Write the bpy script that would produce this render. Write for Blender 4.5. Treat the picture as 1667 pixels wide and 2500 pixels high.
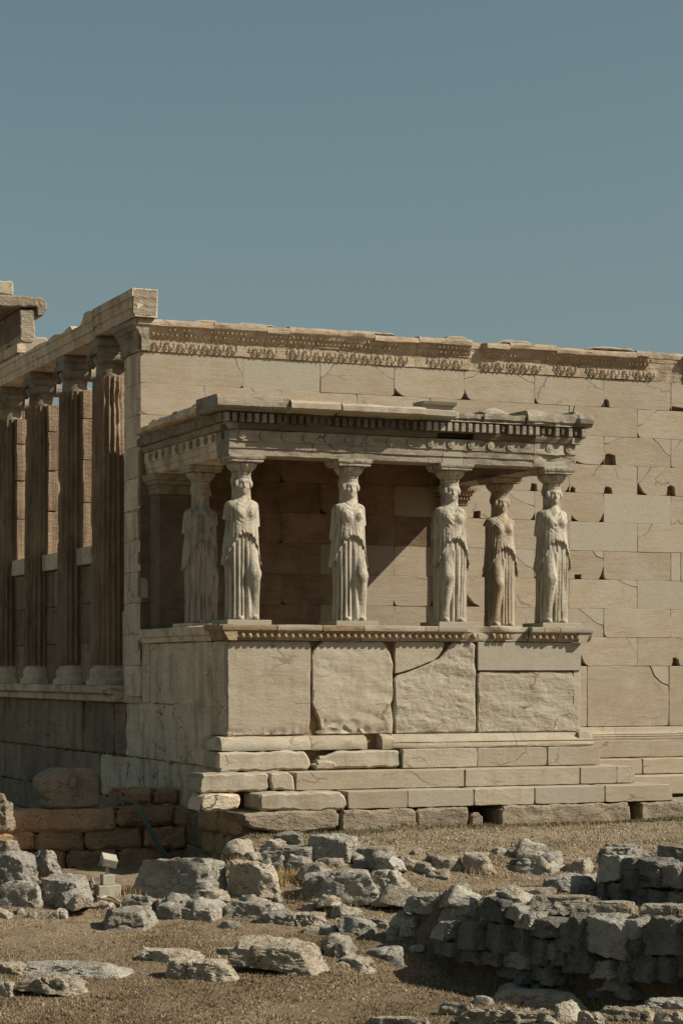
import bpy, bmesh, math, random
import numpy as np
from mathutils import Vector, Matrix
from mathutils.geometry import delaunay_2d_cdt

for o in list(bpy.data.objects):
    bpy.data.objects.remove(o, do_unlink=True)
SC = bpy.context.scene
COL = SC.collection
R = math.radians

# ------------------------------------------------------------------ camera
F_PX, YAW, HOR = 5318.0, R(22.8), 1640.0          # photograph is 1667 x 2500
CX, CY, CZ = -10.49, -29.13, 2.2
SA, CA = math.sin(YAW), math.cos(YAW)
cam_d = bpy.data.cameras.new('camera')
cam = bpy.data.objects.new('camera', cam_d); COL.objects.link(cam)
cam.location = (CX, CY, CZ)
cam.rotation_euler = (R(90), 0, -YAW)
cam_d.sensor_fit = 'HORIZONTAL'; cam_d.sensor_width = 36.0
cam_d.lens = 36.0 * F_PX / 1667.0
cam_d.shift_y = (HOR - 1250.0) / 1667.0
cam_d.clip_start = 0.1; cam_d.clip_end = 5000
SC.camera = cam

# ------------------------------------------------------------------ sky, sun, exposure
SUN_AZ = R(57)            # east of south
SUN_EL = R(39.1)
TO_SUN = Vector((math.sin(SUN_AZ) * math.cos(SUN_EL), -math.cos(SUN_AZ) * math.cos(SUN_EL), math.sin(SUN_EL)))
W = bpy.data.worlds.new('World'); SC.world = W; W.use_nodes = True
nt = W.node_tree; nt.nodes.clear()
sky = nt.nodes.new('ShaderNodeTexSky'); sky.sky_type = 'NISHITA'; sky.sun_disc = False
sky.sun_elevation = SUN_EL
sky.sun_rotation = math.atan2(TO_SUN.x, TO_SUN.y)
sky.altitude = 150; sky.air_density = 1.0; sky.dust_density = 2.2; sky.ozone_density = 1.0
hsv = nt.nodes.new('ShaderNodeHueSaturation')
hsv.inputs['Saturation'].default_value = 0.77; hsv.inputs['Hue'].default_value = 0.447
hsv.inputs['Value'].default_value = 1.0
bg = nt.nodes.new('ShaderNodeBackground'); bg.inputs['Strength'].default_value = 0.054
wo = nt.nodes.new('ShaderNodeOutputWorld')
nt.links.new(sky.outputs[0], hsv.inputs['Color']); nt.links.new(hsv.outputs[0], bg.inputs[0]); nt.links.new(bg.outputs[0], wo.inputs[0])
sl = bpy.data.lights.new('sun', 'SUN'); sl.energy = 5.0; sl.angle = R(0.53); sl.color = (1.0, 0.935, 0.80)
so = bpy.data.objects.new('sun', sl); COL.objects.link(so)
so.rotation_euler = TO_SUN.to_track_quat('Z', 'Y').to_euler(); so.location = TO_SUN * 60
SC.view_settings.view_transform = 'Standard'; SC.view_settings.look = 'None'
SC.view_settings.gamma = 1.0; SC.view_settings.use_curve_mapping = False
SC.view_settings.exposure = 0.30
SC.cycles.max_bounces = 6

# ------------------------------------------------------------------ pixel -> place helpers (authoring aid)
def ray(px):
    u = (px - 833.5) / F_PX
    return SA + u * CA, CA - u * SA
def at_y(px, py, Y):
    dx, dy = ray(px); t = (Y - CY) / dy
    return CX + t * dx, CZ + (HOR - py) / F_PX * t           # X, Z
def at_x(px, py, X):
    dx, dy = ray(px); t = (X - CX) / dx
    return CY + t * dy, CZ + (HOR - py) / F_PX * t           # Y, Z
def at_d(px, D):
    dx, dy = ray(px)
    return CX + D * dx, CY + D * dy

# ------------------------------------------------------------------ noise
def _h(ix, iy, iz, seed):
    s = np.sin(ix * 127.1 + iy * 311.7 + iz * 74.7 + seed * 53.3) * 43758.5453
    return s - np.floor(s)
def vn(P, seed=0.0):
    P = np.asarray(P, float); i = np.floor(P); f = P - i; u = f * f * (3 - 2 * f)
    r = 0
    for a in (0, 1):
        for b in (0, 1):
            for c in (0, 1):
                w = (u[:, 0] if a else 1 - u[:, 0]) * (u[:, 1] if b else 1 - u[:, 1]) * (u[:, 2] if c else 1 - u[:, 2])
                r = r + w * _h(i[:, 0] + a, i[:, 1] + b, i[:, 2] + c, seed)
    return r * 2 - 1
def fbm(P, seed=0.0, octv=4, gain=0.5):
    P = np.asarray(P, float); r = 0; a = 1.0; t = 0
    for k in range(octv):
        r = r + a * vn(P * (2.03 ** k), seed + k * 7.1); t += a; a *= gain
    return r / t

# ------------------------------------------------------------------ objects
def empty(name, loc=(0, 0, 0), parent=None):
    o = bpy.data.objects.new(name, None); COL.objects.link(o)
    o.empty_display_size = 0.2
    if parent is None:
        o.location = loc
    else:
        link(o, parent)
    return o
def link(o, parent):
    o.parent = parent
    p = parent
    while p.parent is not None: p = p.parent
    if parent.parent is None:
        o.matrix_parent_inverse = Matrix.Translation(parent.location).inverted()
    return o
def tag(o, label=None, cat=None, group=None, kind=None):
    if label: o['label'] = label
    if cat: o['category'] = cat
    if group: o['group'] = group
    if kind: o['kind'] = kind
    return o
def mesh_of(name, V, Fc, mat=None, smooth=None, sharp=None):
    me = bpy.data.meshes.new(name)
    me.from_pydata([tuple(map(float, v)) for v in V], [], [tuple(map(int, f)) for f in Fc])
    if smooth is True:
        me.polygons.foreach_set('use_smooth', [True] * len(me.polygons))
    elif smooth is not None:
        me.polygons.foreach_set('use_smooth', list(smooth))
    if sharp: me.set_sharp_from_angle(angle=R(sharp))
    if mat: me.materials.append(mat)
    me.update()
    return me
def obj(name, me, parent=None, loc=None):
    o = bpy.data.objects.new(name, me); COL.objects.link(o)
    if parent is not None: link(o, parent)
    if loc is not None: o.location = loc
    return o

class MB:
    """collects boxes / sweeps / lathes into one mesh"""
    def __init__(s): s.V = []; s.F = []; s.S = []
    def add(s, V, Fc, smooth=False):
        n = len(s.V); s.V += [tuple(v) for v in V]; s.F += [tuple(i + n for i in f) for f in Fc]; s.S += [smooth] * len(Fc)
    def box(s, x0, x1, y0, y1, z0, z1, bev=0.0):
        if bev <= 0:
            V = [(x, y, z) for x in (x0, x1) for y in (y0, y1) for z in (z0, z1)]
            s.add(V, [(0, 1, 3, 2), (4, 6, 7, 5), (0, 4, 5, 1), (2, 3, 7, 6), (0, 2, 6, 4), (1, 5, 7, 3)])
        else:
            bm = bmesh.new(); bmesh.ops.create_cube(bm, size=1)
            for v in bm.verts:
                v.co = Vector(((x0 + x1) / 2 + v.co.x * (x1 - x0), (y0 + y1) / 2 + v.co.y * (y1 - y0), (z0 + z1) / 2 + v.co.z * (z1 - z0)))
            bmesh.ops.bevel(bm, geom=list(bm.edges), offset=bev, segments=1, affect='EDGES')
            bm.verts.index_update()
            s.add([v.co[:] for v in bm.verts], [[v.index for v in f.verts] for f in bm.faces]); bm.free()
        return s
    def lathe(s, prof, n=24, c=(0, 0, 0), fn=None, smooth=True, cap=True):
        V = []; Fc = []
        for (r, z) in prof:
            for k in range(n):
                a = 2 * math.pi * k / n; rr = fn(r, z, a) if fn else r
                V.append((c[0] + rr * math.cos(a), c[1] + rr * math.sin(a), c[2] + z))
        m = len(prof)
        for i in range(m - 1):
            for k in range(n):
                k2 = (k + 1) % n
                Fc.append((i * n + k, i * n + k2, (i + 1) * n + k2, (i + 1) * n + k))
        s.add(V, Fc, smooth)
        if cap:
            s.add(V[:n], [tuple(range(n - 1, -1, -1))]); s.add(V[-n:], [tuple(range(n))])
        return s
    def sweep(s, rows, closed=True, smooth=False):
        """rows: list of equal-length point rows (each a closed profile)"""
        n = len(rows[0]); V = [p for r in rows for p in r]; Fc = []
        for i in range(len(rows) - 1):
            for k in range(n if closed else n - 1):
                k2 = (k + 1) % n
                Fc.append((i * n + k, i * n + k2, (i + 1) * n + k2, (i + 1) * n + k))
        s.add(V, Fc, smooth)
        if closed:
            s.add(rows[0], [tuple(range(n - 1, -1, -1))]); s.add(rows[-1], [tuple(range(n))])
        return s
    def mesh(s, name, mat, sharp=None):
        me = mesh_of(name, s.V, s.F, mat, s.S)
        bm = bmesh.new(); bm.from_mesh(me); bmesh.ops.recalc_face_normals(bm, faces=bm.faces); bm.to_mesh(me); bm.free()
        if sharp: me.set_sharp_from_angle(angle=R(sharp))
        return me
    def build(s, name, mat, parent=None, sharp=None):
        return obj(name, s.mesh(name, mat, sharp), parent)

# ------------------------------------------------------------------ materials
def stone(name, a, b, c, vein=(1.2, 1.2, 9.0), veinamt=0.5, blotch=0.5, rand=0.12, bump=0.25, bscale=30.0,
          pits=0.0, stain=None, stain_amt=0.0, stain_scale=(3, 3, 0.7), rough=0.85, tilt=0.0, crack=0.0, crack_scale=1.5, bdist=0.03):
    m = bpy.data.materials.new(name); m.use_nodes = True
    n = m.node_tree.nodes; L = m.node_tree.links; n.clear()
    out = n.new('ShaderNodeOutputMaterial'); bs = n.new('ShaderNodeBsdfPrincipled')
    bs.inputs['Roughness'].default_value = rough
    bs.inputs['Specular IOR Level'].default_value = 0.25
    L.new(bs.outputs[0], out.inputs[0])
    g = n.new('ShaderNodeNewGeometry'); oi = n.new('ShaderNodeObjectInfo')
    # every block has its own patch of the texture
    off = n.new('ShaderNodeVectorMath'); off.operation = 'MULTIPLY_ADD'
    cmb = n.new('ShaderNodeCombineXYZ')
    for k in range(3): L.new(oi.outputs['Random'], cmb.inputs[k])
    L.new(cmb.outputs[0], off.inputs[0]); off.inputs[1].default_value = (37.0, 19.0, 53.0); L.new(g.outputs['Position'], off.inputs[2])
    def mapping(src, sc, rot=(0, 0, 0)):
        mp = n.new('ShaderNodeMapping'); mp.inputs['Scale'].default_value = sc; mp.inputs['Rotation'].default_value = rot
        L.new(src, mp.inputs['Vector']); return mp.outputs[0]
    def noise(vec, scale, detail=5, rgh=0.55, dist=0.0):
        t = n.new('ShaderNodeTexNoise'); t.inputs['Scale'].default_value = scale; t.inputs['Detail'].default_value = detail
        t.inputs['Roughness'].default_value = rgh; t.inputs['Distortion'].default_value = dist
        L.new(vec, t.inputs['Vector']); return t.outputs['Fac']
    def ramp(fac, p0, p1):
        r = n.new('ShaderNodeMapRange'); r.inputs['From Min'].default_value = p0; r.inputs['From Max'].default_value = p1
        r.interpolation_type = 'SMOOTHSTEP'; L.new(fac, r.inputs['Value']); return r.outputs[0]
    def mix(fac, c0, c1, mode='MIX'):
        x = n.new('ShaderNodeMix'); x.data_type = 'RGBA'; x.blend_type = mode
        if isinstance(fac, float): x.inputs[0].default_value = fac
        else: L.new(fac, x.inputs[0])
        for k, cc in ((6, c0), (7, c1)):
            if isinstance(cc, tuple): x.inputs[k].default_value = (*cc, 1)
            else: L.new(cc, x.inputs[k])
        return x.outputs[2]
    def mul(v, k):
        x = n.new('ShaderNodeMath'); x.operation = 'MULTIPLY'; L.new(v, x.inputs[0])
        if isinstance(k, float): x.inputs[1].default_value = k
        else: L.new(k, x.inputs[1])
        return x.outputs[0]
    P = off.outputs[0]
    veins = noise(mapping(P, vein, (0, tilt, 0)), 1.6, 6, 0.62, 0.6)
    blot = noise(P, 1.7, 5, 0.6, 0.3)
    col = mix(mul(ramp(veins, 0.38, 0.66), veinamt), a, b)
    col = mix(mul(ramp(blot, 0.42, 0.68), blotch), col, c)
    if stain is not None:
        st = noise(mapping(g.outputs['Position'], stain_scale), 1.0, 6, 0.65, 0.4)
        col = mix(mul(ramp(st, 0.45, 0.66), stain_amt), col, stain)
    # value variation per block
    rv = n.new('ShaderNodeMapRange'); rv.inputs['To Min'].default_value = 1 - rand; rv.inputs['To Max'].default_value = 1 + rand * 0.8
    L.new(oi.outputs['Random'], rv.inputs['Value'])
    hv = n.new('ShaderNodeHueSaturation'); L.new(col, hv.inputs['Color']); L.new(rv.outputs[0], hv.inputs['Value'])
    fine = noise(g.outputs['Position'], 55.0, 3, 0.7)
    fr = n.new('ShaderNodeMapRange'); fr.inputs['From Min'].default_value = 0.3; fr.inputs['From Max'].default_value = 0.7
    fr.inputs['To Min'].default_value = 0.80; fr.inputs['To Max'].default_value = 1.14; L.new(fine, fr.inputs['Value'])
    cm = n.new('ShaderNodeCombineColor')
    for k in range(3): L.new(fr.outputs[0], cm.inputs[k])
    col = mix(1.0, hv.outputs[0], cm.outputs[0], 'MULTIPLY')
    hgt = noise(g.outputs['Position'], bscale, 6, 0.68)
    hgt2 = noise(mapping(g.outputs['Position'], (1, 1, 3.5), (0, tilt, 0)), bscale * 0.22, 5, 0.6)
    ad = n.new('ShaderNodeMath'); ad.operation = 'MULTIPLY_ADD'; L.new(hgt2, ad.inputs[0]); ad.inputs[1].default_value = 1.6; L.new(hgt, ad.inputs[2])
    hh = ad.outputs[0]
    if pits > 0:
        vo = n.new('ShaderNodeTexVoronoi'); vo.inputs['Scale'].default_value = 26.0; L.new(mapping(g.outputs['Position'], (1, 1, 1.4)), vo.inputs['Vector'])
        pm = noise(g.outputs['Position'], 5.0, 4, 0.6)
        pr = ramp(vo.outputs['Distance'], 0.10, 0.36)
        pk = mul(ramp(pm, 0.44, 0.6), pits)
        inv = n.new('ShaderNodeMath'); inv.operation = 'SUBTRACT'; inv.inputs[0].default_value = 1.0; L.new(pr, inv.inputs[1])
        pp = mul(inv.outputs[0], pk)
        sb = n.new('ShaderNodeMath'); sb.operation = 'MULTIPLY_ADD'; L.new(pp, sb.inputs[0]); sb.inputs[1].default_value = -1.8; L.new(hh, sb.inputs[2]); hh = sb.outputs[0]
    if crack > 0:
        wv = n.new('ShaderNodeTexNoise'); wv.inputs['Scale'].default_value = 3.0; wv.inputs['Detail'].default_value = 6; L.new(P, wv.inputs['Vector'])
        wa = n.new('ShaderNodeVectorMath'); wa.operation = 'MULTIPLY_ADD'; L.new(wv.outputs['Color'], wa.inputs[0]); wa.inputs[1].default_value = (0.35, 0.35, 0.35); L.new(P, wa.inputs[2])
        ve = n.new('ShaderNodeTexVoronoi'); ve.feature = 'DISTANCE_TO_EDGE'; ve.inputs['Scale'].default_value = crack_scale
        L.new(mapping(wa.outputs[0], (1, 1, 2.2), (0, 0.25, 0)), ve.inputs['Vector'])
        ln = ramp(ve.outputs['Distance'], 0.018, 0.004)
        ck = mul(mul(ln, ramp(noise(P, 1.3, 3, 0.5), 0.53, 0.62)), crack)
        col = mix(ck, col, (0.10, 0.07, 0.045))
        cs = n.new('ShaderNodeMath'); cs.operation = 'MULTIPLY_ADD'; L.new(ck, cs.inputs[0]); cs.inputs[1].default_value = -1.2; L.new(hh, cs.inputs[2]); hh = cs.outputs[0]
    bp = n.new('ShaderNodeBump'); bp.inputs['Strength'].default_value = bump; bp.inputs['Distance'].default_value = bdist
    L.new(hh, bp.inputs['Height']); L.new(bp.outputs[0], bs.inputs['Normal'])
    L.new(col, bs.inputs['Base Color'])
    return m

M = {}
M['wall'] = stone('warm_marble', (0.336, 0.286, 0.209), (0.283, 0.214, 0.143), (0.354, 0.308, 0.239), veinamt=0.55, blotch=0.5, rand=0.08, bump=0.16, tilt=R(2),
                  stain=(0.30, 0.22, 0.135), stain_amt=0.38, stain_scale=(2.2, 2.2, 2.6), crack=0.5, crack_scale=0.7)
M['podium'] = stone('podium_marble', (0.373, 0.327, 0.245), (0.316, 0.254, 0.173), (0.397, 0.358, 0.281), vein=(1.3, 1.3, 7.0), veinamt=0.6, blotch=0.5, rand=0.07, bump=0.24, bscale=24, tilt=R(6),
                    stain=(0.275, 0.19, 0.115), stain_amt=0.40, stain_scale=(3.5, 3.5, 1.3), crack=0.5, crack_scale=0.7)
M['podium_rough'] = stone('broken_marble', (0.359, 0.317, 0.242), (0.295, 0.243, 0.170), (0.393, 0.361, 0.285), veinamt=0.6, rand=0.06, bump=0.45, bscale=18,
                          stain=(0.25, 0.185, 0.12), stain_amt=0.45, stain_scale=(4, 4, 2), crack=0.9, crack_scale=1.6)
M['soot_shade'] = stone('soot_and_shade_marble', (0.233, 0.160, 0.100), (0.164, 0.103, 0.060), (0.294, 0.211, 0.134), veinamt=0.8, blotch=0.7, rand=0.15, bump=0.35,
                   stain=(0.11, 0.075, 0.048), stain_amt=0.6, stain_scale=(2.5, 2.5, 1.0))  # soot, plus porch shade painted in; blocks of the sunlit patch stay plain
M['new'] = stone('new_marble', (0.331, 0.297, 0.228), (0.304, 0.264, 0.195), (0.343, 0.311, 0.245), veinamt=0.4, blotch=0.4, rand=0.05, bump=0.10, stain=(0.32, 0.255, 0.175), stain_amt=0.35, stain_scale=(6, 6, 0.7))
M['core'] = stone('orange_marble_core', (0.288, 0.180, 0.092), (0.216, 0.128, 0.064), (0.352, 0.240, 0.136), rand=0.12, bump=0.6)
M['statue'] = stone('statue_marble', (0.413, 0.367, 0.286), (0.326, 0.277, 0.202), (0.468, 0.429, 0.346), vein=(7, 7, 1.4), veinamt=0.6, blotch=0.55, rand=0.05, bump=0.28, bscale=40,
                    stain=(0.13, 0.10, 0.065), stain_amt=0.72, stain_scale=(16, 16, 2.0))
M['statue_brown'] = stone('statue_marble_browned', (0.359, 0.307, 0.227), (0.271, 0.200, 0.124), (0.407, 0.363, 0.287), vein=(7, 7, 1.4), veinamt=0.6, blotch=0.5, rand=0.04, bump=0.28, bscale=40,
                    stain=(0.20, 0.125, 0.06), stain_amt=0.6, stain_scale=(14, 14, 2.0))
M['entab'] = stone('weathered_marble', (0.308, 0.265, 0.201), (0.237, 0.186, 0.130), (0.336, 0.297, 0.232), veinamt=0.7, blotch=0.55, rand=0.10, bump=0.45,
                   stain=(0.12, 0.095, 0.067), stain_amt=0.7, stain_scale=(2.4, 2.4, 3.5), crack=0.8, crack_scale=1.6)
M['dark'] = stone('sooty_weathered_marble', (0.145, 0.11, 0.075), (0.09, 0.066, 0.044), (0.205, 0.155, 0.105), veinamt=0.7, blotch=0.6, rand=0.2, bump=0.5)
M['egg'] = stone('ochre_marble', (0.350, 0.255, 0.152), (0.236, 0.156, 0.087), (0.395, 0.312, 0.209), veinamt=0.6, blotch=0.6, rand=0.18, bump=0.4, stain=(0.20, 0.135, 0.08), stain_amt=0.5, stain_scale=(5, 5, 3))
M['crown'] = stone('carved_warm_marble', (0.40, 0.315, 0.215), (0.30, 0.22, 0.14), (0.43, 0.355, 0.26), veinamt=0.6, blotch=0.6, rand=0.08, bump=0.5, bscale=26, stain=(0.22, 0.15, 0.09), stain_amt=0.5, stain_scale=(4, 4, 3), crack=0.7, crack_scale=1.5)
M['column'] = stone('brown_patina_marble', (0.314, 0.217, 0.138), (0.200, 0.130, 0.079), (0.412, 0.307, 0.210), vein=(5, 5, 0.9), veinamt=0.8, blotch=0.5, rand=0.08, bump=0.5,
                    stain=(0.085, 0.062, 0.044), stain_amt=0.55, stain_scale=(9, 9, 0.5))
M['column_pale'] = stone('pale_rough_marble', (0.331, 0.277, 0.205), (0.266, 0.209, 0.144), (0.360, 0.310, 0.245), rand=0.08, bump=1.0, bscale=22)
M['west'] = stone('bounce_lightened_marble', (0.653, 0.531, 0.383), (0.490, 0.376, 0.253), (0.752, 0.637, 0.482), veinamt=0.6, blotch=0.55, rand=0.14, bump=0.5,
                  stain=(0.20, 0.14, 0.09), stain_amt=0.5, stain_scale=(3, 3, 0.8), crack=0.9, crack_scale=1.1)  # base colour lightened and warmed to stand in for light bounced onto west faces
M['west_dark'] = stone('shade_darkened_marble', (0.284, 0.211, 0.136), (0.187, 0.136, 0.086), (0.365, 0.271, 0.177), veinamt=0.6, blotch=0.6, rand=0.22, bump=0.6,
                  stain=(0.09, 0.078, 0.062), stain_amt=0.5, stain_scale=(3, 3, 0.8), crack=0.9, crack_scale=1.1)  # darker marble copy: the deep shade of the west side put into the colour
M['poros'] = stone('brown_poros', (0.394, 0.252, 0.143), (0.284, 0.173, 0.093), (0.489, 0.330, 0.201), rand=0.25, bump=0.9, bscale=16, pits=0.8)
M['found'] = stone('pitted_poros', (0.287, 0.234, 0.165), (0.218, 0.169, 0.113), (0.325, 0.274, 0.203), rand=0.15, bump=0.8, bscale=18, pits=0.8,
                   stain=(0.14, 0.115, 0.078), stain_amt=0.5, stain_scale=(4, 4, 4), crack=0.6, crack_scale=2.0)
M['rock'] = stone('grey_limestone', (0.328, 0.301, 0.250), (0.241, 0.218, 0.176), (0.400, 0.372, 0.306), vein=(3, 3, 5), veinamt=0.7, blotch=0.8, rand=0.22, bump=0.8, bscale=16, pits=0.6,
                  stain=(0.165, 0.125, 0.083), stain_amt=0.5, stain_scale=(2.5, 2.5, 2.5), crack=0.45, crack_scale=1.3, bdist=0.06)
M['rock_warm'] = stone('pinkish_limestone', (0.369, 0.314, 0.237), (0.281, 0.227, 0.161), (0.429, 0.378, 0.291), vein=(3, 3, 5), veinamt=0.6, blotch=0.8, rand=0.2, bump=0.8, bscale=16, pits=0.9,
                       stain=(0.19, 0.14, 0.09), stain_amt=0.45, stain_scale=(2.5, 2.5, 2.5), crack=0.4, crack_scale=1.3, bdist=0.06)
M['rock_dark'] = stone('shade_darkened_limestone', (0.146, 0.135, 0.115), (0.103, 0.093, 0.078), (0.196, 0.179, 0.152), vein=(3, 3, 5), veinamt=0.7, blotch=0.8, rand=0.25, bump=0.8, bscale=16, pits=0.6, crack=0.4, crack_scale=1.3, bdist=0.06)  # darker limestone copy: shade on the west-facing wall stones painted into the colour

def plain(name, c, rough=0.6, spec=0.3, metal=0.0, nz=0.12):
    m = bpy.data.materials.new(name); m.use_nodes = True
    n = m.node_tree.nodes; L = m.node_tree.links; bs = n['Principled BSDF']
    bs.inputs['Roughness'].default_value = rough; bs.inputs['Specular IOR Level'].default_value = spec; bs.inputs['Metallic'].default_value = metal
    g = n.new('ShaderNodeNewGeometry'); t = n.new('ShaderNodeTexNoise'); t.inputs['Scale'].default_value = 9; t.inputs['Detail'].default_value = 5
    L.new(g.outputs['Position'], t.inputs['Vector'])
    r = n.new('ShaderNodeMapRange'); r.inputs['From Min'].default_value = 0.3; r.inputs['From Max'].default_value = 0.7
    r.inputs['To Min'].default_value = 1 - nz; r.inputs['To Max'].default_value = 1 + nz; L.new(t.outputs['Fac'], r.inputs['Value'])
    h = n.new('ShaderNodeHueSaturation'); h.inputs['Color'].default_value = (*c, 1); L.new(r.outputs[0], h.inputs['Value'])
    L.new(h.outputs[0], bs.inputs['Base Color'])
    return m
M['lamp_white'] = plain('cream_painted_metal', (0.34, 0.315, 0.25), 0.55)
M['lamp_concrete'] = plain('pale_concrete', (0.32, 0.28, 0.215), 0.9, 0.2, 0.0, 0.3)
M['glass'] = plain('lamp_glass', (0.12, 0.12, 0.11), 0.15, 0.5)
M['hose'] = plain('green_plastic', (0.10, 0.155, 0.12), 0.45, 0.4)
M['steel'] = plain('dull_steel', (0.35, 0.36, 0.36), 0.4, 0.5, 0.8)
M['lead'] = plain('dark_steel_rod', (0.06, 0.06, 0.06), 0.6)
# ------------------------------------------------------------------ a cut stone with an arbitrary outline
def resample(poly, step):
    out = []
    n = len(poly)
    for i in range(n):
        a = np.array(poly[i], float); b = np.array(poly[(i + 1) % n], float)
        k = max(1, int(np.linalg.norm(b - a) / step))
        for j in range(k): out.append(a + (b - a) * j / k)
    return np.array(out)
def area2(p):
    x, y = p[:, 0], p[:, 1]
    return 0.5 * np.sum(x * np.roll(y, -1) - np.roll(x, -1) * y)
def inside(poly, pts):
    r = np.zeros(len(pts), bool); n = len(poly)
    x, y = pts[:, 0], pts[:, 1]
    for i in range(n):
        x0, y0 = poly[i]; x1, y1 = poly[(i + 1) % n]
        if y0 == y1: continue
        c = ((y0 > y) != (y1 > y)) & (x < (x1 - x0) * (y - y0) / (y1 - y0) + x0)
        r ^= c
    return r
SEED = [100]
def slab(name, poly, frame, depth, mat, parent, res=0.09, rough=0.004, jag=0.003, bev=0.010, seed=None, relief=None, proud=None, nscale=3.0, inset=0.002):
    """poly: outline in (a, b); frame(A, B, Cc) -> N x 3 world points, Cc measured outwards"""
    if seed is None: SEED[0] += 1; seed = SEED[0]
    rs = np.random.RandomState(seed % 100000)
    step = max(0.05, res * 0.8)
    o = resample(poly, step)
    if area2(o) < 0: o = o[::-1]
    nx = np.roll(o, -1, 0) - np.roll(o, 1, 0); nx /= (np.linalg.norm(nx, axis=1, keepdims=True) + 1e-9)
    nrm = np.stack([nx[:, 1], -nx[:, 0]], 1)                # outward
    P3 = np.concatenate([o * 7.0, np.full((len(o), 1), seed * 1.37)], 1)
    j = fbm(P3, seed, 3) * jag * 1.6 - inset
    # softened corners
    tn = np.abs(np.cross(o - np.roll(o, 1, 0), np.roll(o, -1, 0) - o)) / (np.linalg.norm(o - np.roll(o, 1, 0), axis=1) * np.linalg.norm(np.roll(o, -1, 0) - o, axis=1) + 1e-9)
    j -= np.where(tn > 0.6, rs.uniform(0.3, 1.6, len(o)) * (bev * 0.7 + jag), 0)
    o = o + nrm * j[:, None]
    bv = bev * (1 + 0.8 * fbm(P3 * 1.7, seed + 3, 2))
    inn = o - nrm * np.maximum(bv, 0.002)[:, None]
    mn, mx = inn.min(0), inn.max(0)
    gx = np.arange(mn[0] + res * 0.5, mx[0], res); gy = np.arange(mn[1] + res * 0.5, mx[1], res)
    pts = np.zeros((0, 2))
    if len(gx) and len(gy):
        G = np.stack(np.meshgrid(gx, gy), -1).reshape(-1, 2); G = G + rs.uniform(-0.3, 0.3, G.shape) * res
        G = G[inside(inn, G)]
        if len(G):
            d = np.min(np.linalg.norm(G[:, None, :] - inn[None, :, :], axis=2), axis=1)
            pts = G[d > res * 0.45]
    allv = np.concatenate([inn, pts]); n = len(o)
    res_ = delaunay_2d_cdt([Vector(p) for p in allv], [(i, (i + 1) % n) for i in range(n)], [], 1, 1e-6)
    cv = np.array([[v.x, v.y] for v in res_[0]]); fc = res_[2]; orig = res_[3]
    back = {}
    for k, lst in enumerate(orig):
        for q in lst: back[q] = k
    P3 = np.concatenate([cv * nscale, np.full((len(cv), 1), seed * 0.77)], 1)
    C = fbm(P3, seed + 11, 4) * rough
    if relief is not None: C = C + relief(cv[:, 0], cv[:, 1])
    if proud is not None: C = C + proud
    V = list(frame(cv[:, 0], cv[:, 1], C)); Fc = [tuple(f) for f in fc]; S = [True] * len(Fc)
    ring = [back.get(i, None) for i in range(n)]
    if any(r is None for r in ring): ring = [0 if r is None else r for r in ring]
    n0 = len(V); base = (proud or 0.0)
    Cr = C[np.array(ring)]
    V += list(frame(o[:, 0], o[:, 1], Cr - np.maximum(bv, 0.002)))
    n1 = len(V); V += list(frame(o[:, 0], o[:, 1], np.full(n, base - depth)))
    for i in range(n):
        k = (i + 1) % n
        if ring[i] != ring[k]:
            Fc.append((ring[i], n0 + i, n0 + k, ring[k])); S.append(True)
        Fc.append((n0 + i, n1 + i, n1 + k, n0 + k)); S.append(False)
    Fc.append(tuple(range(n1, n1 + n))[::-1]); S.append(False)
    me = mesh_of(name, V, Fc, mat, S)
    bm = bmesh.new(); bm.from_mesh(me); bmesh.ops.recalc_face_normals(bm, faces=bm.faces); bm.to_mesh(me); bm.free()
    me.set_sharp_from_angle(angle=R(28))
    return obj(name, me, parent)
def fy(Y):      # faces south (-Y): a = X, b = Z
    return lambda A, B, C: np.stack([A, np.full_like(A, Y) - C, B], 1)
def fx(X):      # faces west (-X): a = Y, b = Z
    return lambda A, B, C: np.stack([np.full_like(A, X) - C, A, B], 1)
def fe(X):      # faces east
    return lambda A, B, C: np.stack([np.full_like(A, X) + C, A, B], 1)
def rect(a0, a1, b0, b1): return [(a0, b0), (a1, b0), (a1, b1), (a0, b1)]

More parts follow.
